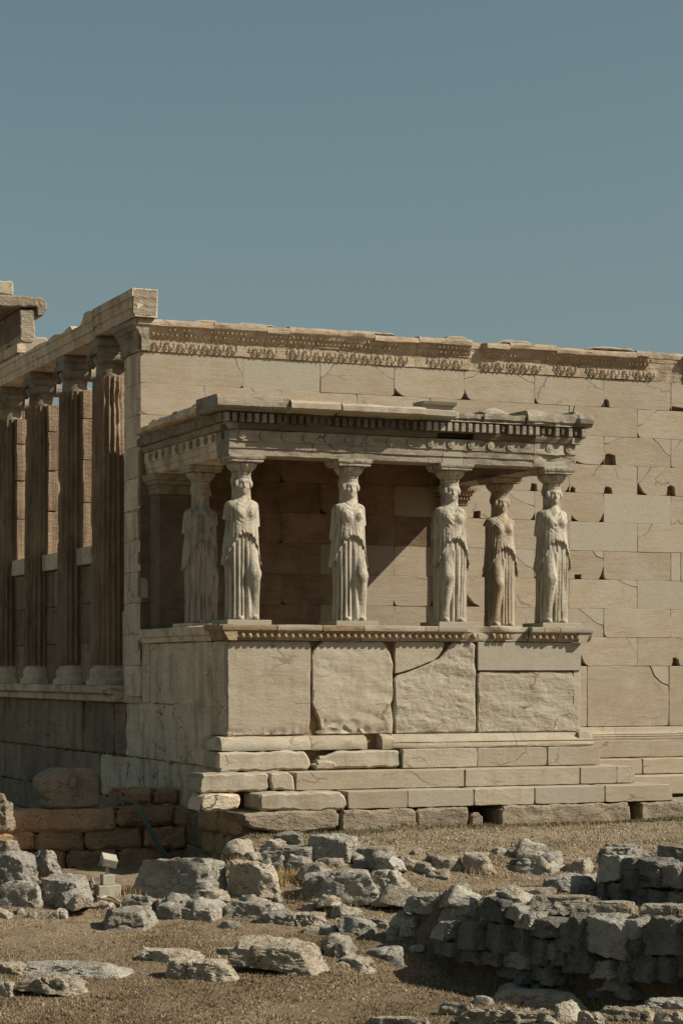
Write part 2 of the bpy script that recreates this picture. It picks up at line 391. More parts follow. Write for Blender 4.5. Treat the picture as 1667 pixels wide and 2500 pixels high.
# ------------------------------------------------------------------ ground heights
PA = np.array((-0.45, -7.2)); PB = np.array((1.10, -11.6))            # foot of the lower rubble wall
DW = (PB - PA) / np.linalg.norm(PB - PA); NE = np.array((-DW[1], DW[0]))  # NE points east
def sstep(x, a, b):
    t = np.clip((x - a) / (b - a), 0, 1); return t * t * (3 - 2 * t)
def ground_z(X, Y, detail=True):
    X = np.asarray(X, float); Y = np.asarray(Y, float)
    rx, ry = X - CX, Y - CY
    D = SA * rx + CA * ry; lat = CA * rx - SA * ry
    z = np.interp(D, [-40, 0, 10, 16, 20, 23.2, 26.1, 27.6, 29.1, 31, 60], [1.0, 0.6, -0.55, -0.98, -1.02, -0.92, -0.75, -0.47, -0.12, 0.0, 0.0])
    # sunken strip in front of the terrace wall on the left
    pit = sstep(-lat, 1.35, 2.0) * sstep(D, 26.5, 28.0)
    pit = np.maximum(pit, sstep(-X, 0.15, 0.5) * sstep(Y, -1.6, -1.0))
    z = z * (1 - pit) + pit * -0.62
    # terrace behind the poros wall, west of the temple
    terr = sstep(Y, 1.15, 1.35) * sstep(-X, -0.2, 0.1)
    z = z * (1 - terr) + terr * -0.7
    # terraces held by the rubble walls on the right
    e = (X - PA[0]) * NE[0] + (Y - PA[1]) * NE[1]; s = (X - PA[0]) * DW[0] + (Y - PA[1]) * DW[1]
    zr = np.interp(D, [0, 18, 22, 24, 26, 28, 31, 60], [0.4, -0.2, -0.30, -0.32, -0.25, -0.08, 0.0, 0.0])
    z = z - 0.30 * sstep(e, -1.7, -0.6) * (1 - sstep(e, 0.3, 0.5)) * sstep(s, -0.2, 0.9) * (1 - sstep(s, 3.2, 4.0))
    ma = sstep(e, 0.18, 0.40) * sstep(s, -0.9, 0.1)
    z = z * (1 - ma) + ma * zr
    mb = sstep(e, 1.15, 1.35) * sstep(s, 1.2, 1.9)
    z = z + mb * (np.interp(D, [0, 26, 29], [0.13, 0.10, 0.0]) - z) * (1 - sstep(D, 25.5, 29))
    if detail:
        P = np.stack([np.ravel(X), np.ravel(Y), np.zeros(X.size)], 1)
        z = z + (fbm(P * 0.9, 3.0, 4) * 0.05 + fbm(P * 5.0, 9.0, 3) * 0.014).reshape(X.shape) * np.where(Y > 1.0, 0.2, 1.0)
    return z
def hit_ground(px, py):
    Ds = np.linspace(6, 45, 1600)
    dx, dy = ray(px)
    X = CX + Ds * dx; Y = CY + Ds * dy; zz = CZ + (HOR - py) / F_PX * Ds
    g = ground_z(X, Y, False)
    k = np.argmax(zz < g)
    return X[k], Y[k], float(g[k]), float(Ds[k])

gxs = np.concatenate([-np.geomspace(900, 9.2, 22), np.arange(-9, 9.01, 0.11), np.geomspace(9.2, 900, 22)])
gys = np.concatenate([-29 - np.geomspace(900, 12, 14), np.arange(-40, -17, 0.8), np.arange(-17, 1.5, 0.11), np.arange(1.6, 30, 0.8), 30 + np.geomspace(1, 900, 16)])
GX, GY = np.meshgrid(gxs, gys)
GZ = ground_z(GX, GY)
gm = bpy.data.materials.new('dry_soil'); gm.use_nodes = True
def soil(m):
    n = m.node_tree.nodes; L = m.node_tree.links; bs = n['Principled BSDF']; bs.inputs['Roughness'].default_value = 0.95; bs.inputs['Specular IOR Level'].default_value = 0.1
    g = n.new('ShaderNodeNewGeometry')
    def nz(s, d=5, r=0.6):
        t = n.new('ShaderNodeTexNoise'); t.inputs['Scale'].default_value = s; t.inputs['Detail'].default_value = d; t.inputs['Roughness'].default_value = r
        L.new(g.outputs['Position'], t.inputs['Vector']); return t.outputs['Fac']
    def rm(f, a, b, lo=0.0, hi=1.0):
        r = n.new('ShaderNodeMapRange'); r.interpolation_type = 'SMOOTHSTEP'
        for k, v in (('From Min', a), ('From Max', b), ('To Min', lo), ('To Max', hi)): r.inputs[k].default_value = v
        L.new(f, r.inputs['Value']); return r.outputs[0]
    def mx(f, a, b):
        x = n.new('ShaderNodeMix'); x.data_type = 'RGBA'; L.new(f, x.inputs[0])
        for k, c in ((6, a), (7, b)):
            if isinstance(c, tuple): x.inputs[k].default_value = (*c, 1)
            else: L.new(c, x.inputs[k])
        return x.outputs[2]
    c = mx(rm(nz(0.7), 0.35, 0.65), (0.180, 0.130, 0.077), (0.234, 0.175, 0.111))
    c = mx(rm(nz(7.0), 0.45, 0.7), c, (0.135, 0.092, 0.053))
    c = mx(rm(nz(38.0, 3, 0.7), 0.52, 0.72), c, (0.316, 0.251, 0.166))
    c = mx(rm(nz(60.0, 2, 0.7), 0.55, 0.7), c, (0.090, 0.065, 0.039))
    # the strip below the steps is gravelly
    sx = n.new('ShaderNodeSeparateXYZ'); L.new(g.outputs['Position'], sx.inputs[0])
    gv = rm(sx.outputs['Y'], -6.5, -3.5); 
    pm = n.new('ShaderNodeMath'); pm.operation = 'MULTIPLY'; L.new(gv, pm.inputs[0]); L.new(rm(nz(3.0), 0.40, 0.56), pm.inputs[1])
    c = mx(pm.outputs[0], c, (0.279, 0.213, 0.137))
    L.new(c, bs.inputs['Base Color'])
    b = n.new('ShaderNodeBump'); b.inputs['Strength'].default_value = 1.0; b.inputs['Distance'].default_value = 0.04
    L.new(nz(24.0, 5, 0.7), b.inputs['Height']); L.new(b.outputs[0], bs.inputs['Normal'])
soil(gm)
ny, nx_ = GX.shape
Vg = np.stack([GX.ravel(), GY.ravel(), GZ.ravel()], 1)
Ig = np.arange(ny * nx_).reshape(ny, nx_)
Fg = np.stack([Ig[:-1, :-1], Ig[:-1, 1:], Ig[1:, 1:], Ig[1:, :-1]], -1).reshape(-1, 4)
me = bpy.data.meshes.new('ground'); me.from_pydata(Vg.tolist(), [], Fg.tolist()); me.polygons.foreach_set('use_smooth', [True] * len(me.polygons)); me.materials.append(gm)
tag(obj('ground', me), kind='structure')
# ------------------------------------------------------------------ the temple behind the porch
YW = 3.95                                   # south face of the long wall
XE = 12.5                                   # how far east it is built
rnd = random.Random(7)
temple = empty('ancient_temple', (5, 9, 0))
tag(temple, 'ruined marble temple with long block wall and fluted columns behind the statue porch', 'temple')

ZC = 7.287; HC = 0.499
even = [1.69, 3.04, 4.37, 5.66, 7.0, 8.35, 9.7, 11.05]
odd = [1.03, 2.36, 3.70, 5.03, 6.33, 7.67, 9.02, 10.37, 11.7]
core = MB()
core.box(0.02, XE, YW + 0.13, YW + 0.64, 0.2, 7.30)
south = core.build('south_wall', M['core'], temple)

# weathered bites out of the lower edges (photo px boxes: x0, y0, x1, y1, shape)
BITES = [(1474, 1104, 1504, 1137, 's'), (1294, 1177, 1312, 1198, 's'), (1474, 1188, 1495, 1205, 's'), (1627, 1186, 1648, 1211, 's'),
         (1391, 1190, 1405, 1203, 's'), (1294, 1250, 1307, 1270, 'r'), (1395, 1258, 1414, 1275, 'l'), (1461, 1250, 1474, 1276, 'r'),
         (1401, 1393, 1420, 1405, 's'), (1461, 1381, 1478, 1417, 'r'), (1277, 1484, 1315, 1520, 'r'), (1416, 1600, 1436, 1633, 'l'),
         (1132, 1474, 1174, 1518, 'l'), (1154, 1247, 1173, 1266, 's'), (960, 940, 990, 962, 'l'), (1130, 945, 1150, 975, 'l'),
         (1303, 968, 1317, 984, 'l'), (1470, 970, 1488, 991, 's'), (1555, 1170, 1580, 1207, 'l'), (1406, 1124, 1430, 1132, 'l'),
         (1632, 990, 1640, 1002, 'r'), (1640, 1640, 1660, 1660, 's'), (1052, 1400, 1064, 1478, 'r'), (960, 1480, 968, 1496, 'l')]
bites = {}
for (x0, y0, x1, y1, sh) in BITES:
    a, zt = at_y(x0, y0, YW); b, zb = at_y(x1, y1, YW)
    n = int(round((ZC - zb) / HC)) - 1
    bites.setdefault(n, []).append([a, b, max(0.05, zt - zb), sh])
# pale new-marble infill at upper corners: course, joint x, side (-1 = left of the joint, +1 = right), width, height
PATCH = {(0, 1.69, -1): (0.14, 0.28), (0, 1.69, 1): (1.35, 0.5), (0, 3.04, 1): (0.26, 0.26), (0, 4.37, -1): (0.42, 0.22), (0, 5.66, 1): (0.3, 0.14), (0, 7.0, -1): (0.42, 0.15), 
         (0, 8.35, -1): (0.42, 0.2), (1, 7.67, 1): (0.1, 0.2), (1, 9.02, 1): (0.4, 0.3), (2, 8.35, 1): (0.4, 0.14), (2, 9.7, -1): (0.36, 0.3), (2, 9.7, 1): (0.2, 0.2),
         (3, 7.67, -1): (0.4, 0.24), (3, 9.02, 1): (0.28, 0.3), (4, 7.0, -1): (0.6, 0.26), (4, 8.35, 1): (1.34, 0.5), (5, 7.67, 1): (1.3, 0.5), (5, 9.02, -1): (0.0, 0.0),
         (5, 9.02, 1): (0.3, 0.26), (6, 7.0, -1): (0.5, 0.34), (6, 8.35, -1): (0.22, 0.14), (6, 9.7, 1): (0.2, 0.5), (7, 9.02, 1): (1.3, 0.5), (7, 9.02, -1): (0.4, 0.12),
         (8, 8.35, -1): (0.5, 0.3), (8, 9.7, -1): (0.16, 0.1), (9, 9.02, -1): (0.22, 0.3), (9, 10.37, -1): (0.6, 0.12), (4, 5.66, 1): (0.3, 0.12)}
def chip(a, b, h, sh):
    w = b - a
    if sh == 's':
        u = [rnd.uniform(-1, 1) for _ in range(8)]
        return [(a, 0), (a + 0.012 + 0.01 * u[0], h * (0.5 + 0.2 * u[1])), (a + w * (0.12 + 0.1 * u[2]), h * (0.9 + 0.1 * u[3])), (a + w * 0.45, h * (1 + 0.12 * u[4])), (b - w * (0.16 + 0.12 * u[5]), h * (0.85 + 0.15 * u[6])), (b - 0.01, h * (0.4 + 0.25 * u[7])), (b, 0)]
    if sh == 'l': return [(a, h), (a + w * 0.25, h * 0.62), (a + w * 0.6, h * 0.22), (b, 0)]
    if sh == 'r': return [(a, 0), (a + w * 0.45, h * 0.3), (a + w * 0.8, h * 0.75), (b, h)]
    return [(a, 0), (a + w * 0.3, h * 0.8), (b, 0)]
for n in range(10):
    z1 = ZC - n * HC; z0 = z1 - HC
    js = [-0.045] + (even if n % 2 == 0 else odd) + [XE]
    for k in range(len(js) - 1):
        x0, x1 = js[k], js[k + 1]
        if n % 2 == 1 and k == 0 and x1 - x0 < 0.5: continue
        newblock = False
        tl = PATCH.get((n, x0, 1)); tr = PATCH.get((n, x1, -1))
        if tl and tl[1] >= 0.5 and tl[0] >= x1 - x0 - 0.1: newblock = True; tl = None
        # lower edge with bites
        bl = [bb for bb in bites.get(n, []) if x0 - 0.03 < (bb[0] + bb[1]) / 2 < x1 + 0.03]
        bl = [[max(bb[0], x0), min(bb[1], x1), bb[2], bb[3]] for bb in bl]
        if not newblock:
            if rnd.random() < 0.32 and not any(bb[0] < x0 + 0.2 for bb in bl): bl.append([x0, x0 + rnd.uniform(0.04, 0.13), rnd.uniform(0.04, 0.13), 'l'])
            if rnd.random() < 0.25 and not any(bb[1] > x1 - 0.2 for bb in bl): bl.append([x1 - rnd.uniform(0.04, 0.10), x1, rnd.uniform(0.04, 0.12), 'r'])
        bl.sort()
        low = [(x0, 0.0)]
        for bb in bl:
            c = chip(*bb)
            if c[0][0] <= x0 + 0.02: low = [(x0, c[0][1])] + c[1:]
            else:
                if c[0][1] > 0: c = [(c[0][0], 0.0)] + c
                if c[-1][1] > 0 and c[-1][0] < x1 - 0.02: c = c + [(c[-1][0], 0.0)]
                low += c
        if low[-1][0] < x1 - 1e-3: low.append((x1, 0.0))
        low = [(a, z0 + h) for a, h in low]
        top = [(x1, z1), (x0, z1)]
        g = 0.004
        if tr and tr[0] > 0:
            w, h = tr; q = rnd.uniform(0.35, 0.75)
            cv = [(x1, z1 - h), (x1 - w * 0.3, z1 - h * 0.86), (x1 - w * 0.62, z1 - h * q), (x1 - w, z1)]
            top = cv + [(x0, z1)]
            slab('patch', [(x1, z1 - h + g)] + [(a - g * 0.3, b + g) for a, b in cv[1:-1]] + [(x1 - w + g, z1), (x1, z1)], fy(YW), 0.12, M['new'], south, res=0.15, rough=0.001, jag=0.001, bev=0.004)
        if tl and tl[0] > 0:
            w, h = tl
            if h >= 0.5:
                slab('patch', rect(x0, x0 + w, z0, z1), fy(YW), 0.12, M['new'], south, res=0.2, rough=0.001, jag=0.001, bev=0.004)
                low = [(max(a, x0 + w + g), b) for a, b in low]; low[0] = (x0 + w + g, z0); top[-1] = (x0 + w + g, z1)
            else:
                q = rnd.uniform(0.35, 0.75)
                cv = [(x0 + w, z1), (x0 + w * 0.62, z1 - h * q), (x0 + w * 0.3, z1 - h * 0.86), (x0, z1 - h)]
                top = top[:-1] + cv
                slab('patch', [(x0 + w - g, z1), (x0, z1), (x0, z1 - h + g)] + [(a + g * 0.3, b + g) for a, b in cv[1:-1]][::-1], fy(YW), 0.12, M['new'], south, res=0.15, rough=0.001, jag=0.001, bev=0.004)
        slab('wall_block', low + top, fy(YW), 0.12, M['new'] if newblock else (M['soot_shade'] if ((0.3 < (x0 + x1) / 2 < 4.5 and 4.35 < z1 < 5.9) or (0.0 < (x0 + x1) / 2 < 3.2 and z1 < 5)) else M['wall']), south, res=0.17, rough=0.001 if newblock else 0.006, jag=0.001 if newblock else 0.0025,
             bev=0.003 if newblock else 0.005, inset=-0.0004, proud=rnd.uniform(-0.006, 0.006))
# orthostates, base moulding and steps of the long wall (east of the porch)
oj = [5.72, 7.2, 8.02, 9.66, 11.1, XE]
for k in range(len(oj) - 1):
    x0, x1 = oj[k], oj[k + 1]
    if k == 2:
        cv = [(9.66, 1.95), (9.5, 2.0), (9.36, 2.12), (9.28, 2.295)]
        slab('patch', [(9.655, 1.96), (9.51, 2.01), (9.37, 2.13), (9.29, 2.295), (9.655, 2.295)], fy(YW), 0.12, M['new'], south, res=0.15, rough=0.001, jag=0.001, bev=0.004)
        slab('orthostate', [(x0, 1.24), (x1, 1.24)] + cv + [(x0, 2.295)], fy(YW), 0.12, M['wall'], south, res=0.12, rough=0.014)
    else:
        slab('orthostate', rect(x0, x1, 1.24, 2.295), fy(YW), 0.12, M['wall'], south, res=0.12, rough=0.014)
def run_x(name, prof, x0, x1, Y, mat, parent, ds=0.09, noise=0.006, seed=0, cut=None):
    """profile (out, z) swept along X on a south face; cut(x) -> scale of the projection"""
    m = MB(); n = max(2, int((x1 - x0) / ds)); rows = []
    for i in range(n + 1):
        x = x0 + (x1 - x0) * i / n; kk = cut(x) if cut else 1.0
        P = np.array([(x * 3 + 0.1, o * 25 + seed, z * 9) for o, z in prof]); d = fbm(P, seed, 3) * noise
        rows.append([(x, Y - o * kk - (dd if o > 0 else 0), z + dd * 0.6) for (o, z), dd in zip(prof, d)] + [(x, Y + 0.10, prof[-1][1]), (x, Y + 0.10, prof[0][1])])
    m.sweep(rows); return m.build(name, mat, parent, sharp=40)
def run_y(name, prof, y0, y1, X, mat, parent, ds=0.09, noise=0.006, seed=0, cut=None, sgn=-1):
    m = MB(); n = max(2, int((y1 - y0) / ds)); rows = []
    for i in range(n + 1):
        y = y0 + (y1 - y0) * i / n; kk = cut(y) if cut else 1.0
        P = np.array([(y * 3 + 0.1, o * 25 + seed, z * 9) for o, z in prof]); d = fbm(P, seed, 3) * noise
        rows.append([(X + sgn * (o * kk + (dd if o > 0 else 0)), y, z + dd * 0.6) for (o, z), dd in zip(prof, d)] + [(X - sgn * 0.10, y, prof[-1][1]), (X - sgn * 0.10, y, prof[0][1])])
    m.sweep(rows); return m.build(name, mat, parent, sharp=40)
TORUS = [(0.16, 1.02), (0.165, 1.05), (0.15, 1.065), (0.165, 1.08), (0.15, 1.10), (0.16, 1.115), (0.13, 1.14), (0.11, 1.17), (0.10, 1.215), (0.03, 1.225), (0.0, 1.235)]
for k, (a, b) in enumerate(((5.8, 8.5), (8.505, 10.4), (10.405, XE))):
    run_x('base_moulding', TORUS, a, b, YW, M['wall'], south, seed=k)
for zt, zb, yy, jn in ((1.015, 0.705, YW - 0.2, (5.85, 7.92, 10.1, XE)), (0.70, 0.43, YW - 0.55, (5.85, 8.8, 10.6, XE)), (0.425, 0.10, YW - 0.95, (5.85, 8.05, 10.9, XE))):
    for a, b in zip(jn[:-1], jn[1:]):
        slab('step_block', rect(a, b, zb, zt), fy(yy), 0.5, M['wall'], south, res=0.15, rough=0.006, bev=0.014)

# ---- carved crown of the wall: palmettes, egg rows, broken top
crown_core = MB().box(-0.02, XE, YW + 0.02, YW + 0.62, 7.30, 7.70).build('wall_crown', M['entab'], temple)
CROWN = [(0.004, 7.29), (0.02, 7.295), (0.02, 7.50), (0.034, 7.505), (0.034, 7.528), (0.045, 7.535), (0.078, 7.60), (0.078, 7.612), (0.098, 7.617), (0.128, 7.672), (0.128, 7.684),
         (0.165, 7.692), (0.17, 7.745), (0.15, 7.785), (0.06, 7.795)]
cj = [-0.14, 1.14, 2.05, 2.44, 3.95, 4.75, 5.75, 6.45, 7.35, 8.92, 9.95, 11.2, XE]
hurt = {1: 0.45, 4: 0.45, 5: 0.3, 6: 0.6, 7: 0.35, 8: 0.2, 9: 0.75}
m = MB()
for k in range(24):       # one small egg, modelled once
    pass
def egg_mesh(name, w, d, h, mat, n=8, r=5):
    V = []; Fc = []
    for i in range(r + 1):
        t = math.pi * i / r
        for k in range(n):
            a = math.pi * k / (n - 1)
            V.append((-math.cos(a) * math.sin(t) * w / 2, -math.sin(a) * math.sin(t) * d, math.cos(t) * h / 2 - (0.12 * h if math.cos(t) < 0 else 0) * math.sin(t)))
    for i in range(r):
        for k in range(n - 1):
            Fc.append((i * n + k, (i + 1) * n + k, (i + 1) * n + k + 1, i * n + k + 1))
    return mesh_of(name, V, Fc, mat, True)
def palmette_mesh():
    m = MB()
    def petal(cx, cz, ang, ln, w, d):
        c, s = math.cos(ang), math.sin(ang); pts = []
        for (u, v, o) in ((0, 0, 0.004), (0.3, -0.5, 0.002), (0.75, -0.5, 0.004), (1, 0, 0.006), (0.75, 0.5, 0.004), (0.3, 0.5, 0.002), (0.62, 0, d)):
            pts.append((cx + s * u * ln + c * v * w, -o, cz + c * u * ln - s * v * w))
        m.add(pts, [(6, 0, 1), (6, 1, 2), (6, 2, 3), (6, 3, 4), (6, 4, 5), (6, 5, 0)], True)
    for a in (-1.15, -0.75, -0.38, 0, 0.38, 0.75, 1.15): petal(0, 0.075, a, 0.105 - 0.02 * abs(a), 0.026, 0.028)
    for sx in (-1, 1):        # the scrolls below
        rows = []
        for i in range(15):
            t = i / 14 * 2.6 * math.pi; r = 0.036 * (1 - i / 17)
            cx, cz = sx * (0.045 + 0.0), 0.042
            p = (cx + sx * math.cos(t) * r, cz + math.sin(t) * r)
            rows.append([(p[0] + 0.007 * math.cos(q), -0.010 - 0.012 * math.sin(q), p[1] + 0.007 * math.cos(q + 1.3)) for q in (0, 1.2, 2.4, 3.6, 4.8)])
        m.sweep(rows, smooth=True)
        petal(sx * 0.095, 0.06, sx * 0.12, 0.12, 0.03, 0.022); petal(sx * 0.095, 0.06, sx * 0.65, 0.07, 0.02, 0.018)
    return m.mesh('palmette', M['crown'])
PAL = palmette_mesh()
def hurt_fn(k):
    q = hurt.get(k, 0.0)
    def f(x):
        v = fbm(np.array([(x * 1.7, k * 3.1, 0.5)]), 31, 3)[0] * 0.5 + 0.5
        return 1.0 - (0.75 if v < q * 0.62 else 0.0) - 0.12 * abs(fbm(np.array([(x * 6, 1.5, k)]), 5, 2)[0])
    return f
em = {}
for k in range(len(cj) - 1):
    f = hurt_fn(k)
    dz = [0, 0.01, -0.01, 0.02, -0.02, 0.0, -0.03, 0.0, -0.03, 0.0, 0.0, 0.0][k]
    blk = run_x('crown_block', [(o, z + (dz if z > 7.69 else 0)) for o, z in CROWN], cj[k] + 0.004, cj[k + 1] - 0.004, YW, M['crown'], crown_core, ds=0.05, noise=0.02, seed=40 + k, cut=f)
    rows = MB(); rows2 = MB()
    x = cj[k] + 0.05
    base = egg_mesh('t', 0.054, 0.042, 0.072, None, 6, 4); bv = [v.co[:] for v in base.vertices]; bf = [tuple(p.vertices) for p in base.polygons]
    while x < cj[k + 1] - 0.03:
        wear = 0.55 + 0.45 * float(fbm(np.array([(x * 2.3, k, 0.7)]), 61, 3)[0] > -0.22)
        if f(x) > 0.8:
            q1, q2 = wear * rnd.uniform(0.6, 1.1), wear * rnd.uniform(0.5, 1.1)
            if rnd.random() > 0.1: rows.add([(vx + x + rnd.uniform(-0.003, 0.003), vy * q1 + YW - 0.050, vz * (0.6 + 0.4 * q1) + 7.572) for vx, vy, vz in bv], bf, True)
            if rnd.random() > 0.2: rows.add([(vx * 0.8 + x + 0.03, vy * q2 + YW - 0.098, vz * 0.85 * (0.6 + 0.4 * q2) + 7.645) for vx, vy, vz in bv], bf, True)
            rows.add([(vx * 0.35 + x + 0.03, vy * 0.5 + YW - 0.030, vz * 0.3 + 7.516) for vx, vy, vz in bv], bf, True)
        x += 0.078
    if rows.V: tag(rows.build('egg_row', M['crown'], crown_core), kind='stuff')
    x = cj[k] + 0.12
    gone = hurt.get(k, 0) * 0.75
    while x < cj[k + 1] - 0.08:
        if rnd.random() > gone:
            p = obj('palmette', PAL, crown_core, (x, YW - 0.018, 7.295)); p.scale = (1.0, 1.1, rnd.uniform(0.9, 1.05))
        x += 0.215
# crown returning round the west end of the wall
run_y('crown_block', CROWN, YW - 0.14, 4.95, -0.045, M['entab'], crown_core, ds=0.06, noise=0.01, seed=77)
base = egg_mesh('t', 0.05, 0.03, 0.062, None, 6, 4); bv = [v.co[:] for v in base.vertices]; bf = [tuple(p.vertices) for p in base.polygons]
rows = MB(); y = YW - 0.1
while y < 4.92:
    rows.add([(vy - 0.045 - 0.052, y - vx, vz + 7.572) for vx, vy, vz in bv], bf, True); rows.add([(vy - 0.045 - 0.1, y - vx + 0.03, vz * 0.85 + 7.645) for vx, vy, vz in bv], bf, True); y += 0.06
tag(rows.build('egg_row', M['entab'], crown_core), kind='stuff')
# loose lumps left on top of the crown
for (px, py, w, h) in ((620, 806, 0.8, 0.05), (1110, 838, 0.5, 0.06), (1250, 852, 0.7, 0.06), (1480, 858, 1.0, 0.05), (900, 822, 0.9, 0.04), (500, 795, 0.5, 0.05)):
    x, z = at_y(px, py, YW)
    slab('crown_chunk', [(x - w / 2, 7.77), (x + w / 2, 7.77), (x + w * 0.42, 7.78 + h), (x - w * 0.3, 7.79 + h * 0.8)], fy(YW - 0.12), 0.35, M['wall'], crown_core, res=0.1, rough=0.02, jag=0.015, bev=0.02)

# ---- west end of the wall (anta) in courses
west = MB().box(0.08, 0.60, 4.05, 4.90, 0.2, 7.3).build('corner_pier', M['core'], temple)
for n in range(12):
    z1 = ZC - n * HC; z0 = max(z1 - HC, 1.69)
    if z1 - z0 < 0.05: continue
    slab('pier_block', rect(YW + 0.004, 4.70, z0, z1), fx(-0.048), 0.12, M['west'], west, res=0.14, rough=0.008, bev=0.008, proud=rnd.uniform(-0.01, 0.008))
    slab('pier_block', rect(4.72, 4.95, z0, z1), fx(-0.005), 0.12, M['west'], west, res=0.14, rough=0.006, bev=0.006)
# tall block lying over the corner, and the beam along the columns
beam = MB().box(0.02, 0.48, 5.0, 16.0, 7.82, 8.05).build('west_beam', M['west'], temple)
def beam_block(y0, y1, z0, z1, xb=0.52, mat=None, top=None):
    m = MB(); rows = []; n = max(2, int((y1 - y0) / 0.12))
    for i in range(n + 1):
        y = y0 + (y1 - y0) * i / n
        zt = z1 + (top(y) if top else 0.0)
        h = (zt - z0)
        prof = [(-0.20, z0), (-0.20, z0 + 0.15), (-0.225, z0 + 0.155), (-0.225, z0 + 0.31), (-0.25, z0 + 0.315), (-0.25, max(zt, z0 + 0.33)), (xb, max(zt, z0 + 0.33)), (xb, z0)]
        d = fbm(np.array([(y * 2.5, x * 9, z * 5) for x, z in prof]), 5, 3) * 0.012
        rows.append([(x + dd, y, z + dd) for (x, z), dd in zip(prof, d)])
    m.sweep(rows); return m.build('beam_block', mat or M['west'], beam, sharp=35)
beam_block(3.72, 5.95, 7.802, 8.24, xb=0.17)
beam_block(5.965, 8.75, 7.75, 8.16, top=lambda y: 0.10 * float(y < 6.5) - 0.05 * math.sin(y * 3) ** 2 - 0.10 * float(6.6 < y < 7.2))
beam_block(8.765, 11.2, 7.75, 8.14, top=lambda y: -0.03 * math.sin(y * 2) ** 2)
beam_block(11.215, 14.3, 7.75, 8.14)
# rough picked end face of the corner block
slab('beam_end', rect(-0.24, 0.16, 7.81, 8.235), fy(3.715), 0.05, M['column_pale'], beam, res=0.05, rough=0.018, jag=0.008, bev=0.012)

# ---- lower west wall
lower = MB().box(0.10, 0.6, 0.9, 16, -1.0, 1.70).build('west_wall', M['core'], temple)
def wbox(px0, py0, px1, py1, X, **kw):
    y0, z0 = at_x(px1, py1, X); y1, z1 = at_x(px0, py1, X)
    zt = at_x((px0 + px1) / 2, py0, X)[1]; zb = at_x((px0 + px1) / 2, py1, X)[1]
    return y0, y1, zb, zt
courses = [(1.70, 0.82), (0.815, 0.12), (0.115, -0.38), (-0.385, -0.9)]
ys = [[0.62, 2.15, 3.35, 4.85, 5.5, 7.3, 9.9, 12.4, 16], [0.3, 2.6, 4.1, 6.3, 8.4, 11.5, 16], [0.3, 2.2, 3.9, 5.6, 7.7, 10.0, 16], [0.3, 1.8, 3.5, 5.3, 7.2, 9.6, 16]]
for (z1, z0), yl in zip(courses, ys):
    for a, b in zip(yl[:-1], yl[1:]):
        a = max(a, 0.35)
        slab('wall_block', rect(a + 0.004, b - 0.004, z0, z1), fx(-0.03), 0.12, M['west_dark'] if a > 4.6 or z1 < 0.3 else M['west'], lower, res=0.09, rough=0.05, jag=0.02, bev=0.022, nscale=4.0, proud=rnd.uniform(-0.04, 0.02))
# moulded ledge under the columns
LEDGE = [(0.02, 1.705), (0.06, 1.71), (0.07, 1.80), (0.05, 1.815), (0.10, 1.83), (0.13, 1.85), (0.14, 1.97), (0.0, 1.972)]
for k, (a, b) in enumerate(((4.96, 7.0), (7.006, 9.4), (9.406, 12.0), (12.006, 16.0))):
    run_y('ledge', LEDGE, a, b, -0.10, M['west'], lower, seed=k, noise=0.016)

# ---- fluted west columns with infill walls and windows between them
def shaft_mesh():
    nf = 20; n = nf * 6; prof = []; m = MB()
    zs = np.linspace(2.30, 7.12, 60)
    rs = random.Random(3)
    V = []; Fc = []
    for z in zs:
        t = (z - 2.3) / 4.82; r0 = 0.322 - 0.036 * t ** 1.4
        for k in range(n):
            a = 2 * math.pi * k / n; p = (k % 6) / 6.0
            fl = math.sin(math.pi * p); r = r0 - 0.048 * (fl ** 0.8 if z < 7.05 else 0)
            V.append((r * math.cos(a), r * math.sin(a), z))
    V = np.array(V); d = fbm(V * np.array((3.0, 3.0, 2.2)), 17, 4); d2 = fbm(V * 9, 23, 3)
    bad = np.clip(d - 0.2, 0, 1) * 0.15 + np.abs(d2) * 0.006
    rad = np.linalg.norm(V[:, :2], axis=1); V[:, :2] *= ((rad - bad) / rad)[:, None]
    for i in range(len(zs) - 1):
        for k in range(n):
            k2 = (k + 1) % n; Fc.append((i * n + k, i * n + k2, (i + 1) * n + k2, (i + 1) * n + k))
    return mesh_of('shaft', V, Fc, M['column'], True)
SHAFT = shaft_mesh()
b = MB(); b.lathe([(0.50, 1.975), (0.50, 2.03), (0.49, 2.06), (0.44, 2.08), (0.41, 2.13), (0.42, 2.16), (0.43, 2.19), (0.42, 2.22), (0.40, 2.245), (0.37, 2.26), (0.355, 2.31)], 32)
b.V = [(x * 0.78, y * 0.78, z) for x, y, z in b.V]; BASE = b.mesh('base', M['west'], sharp=45)
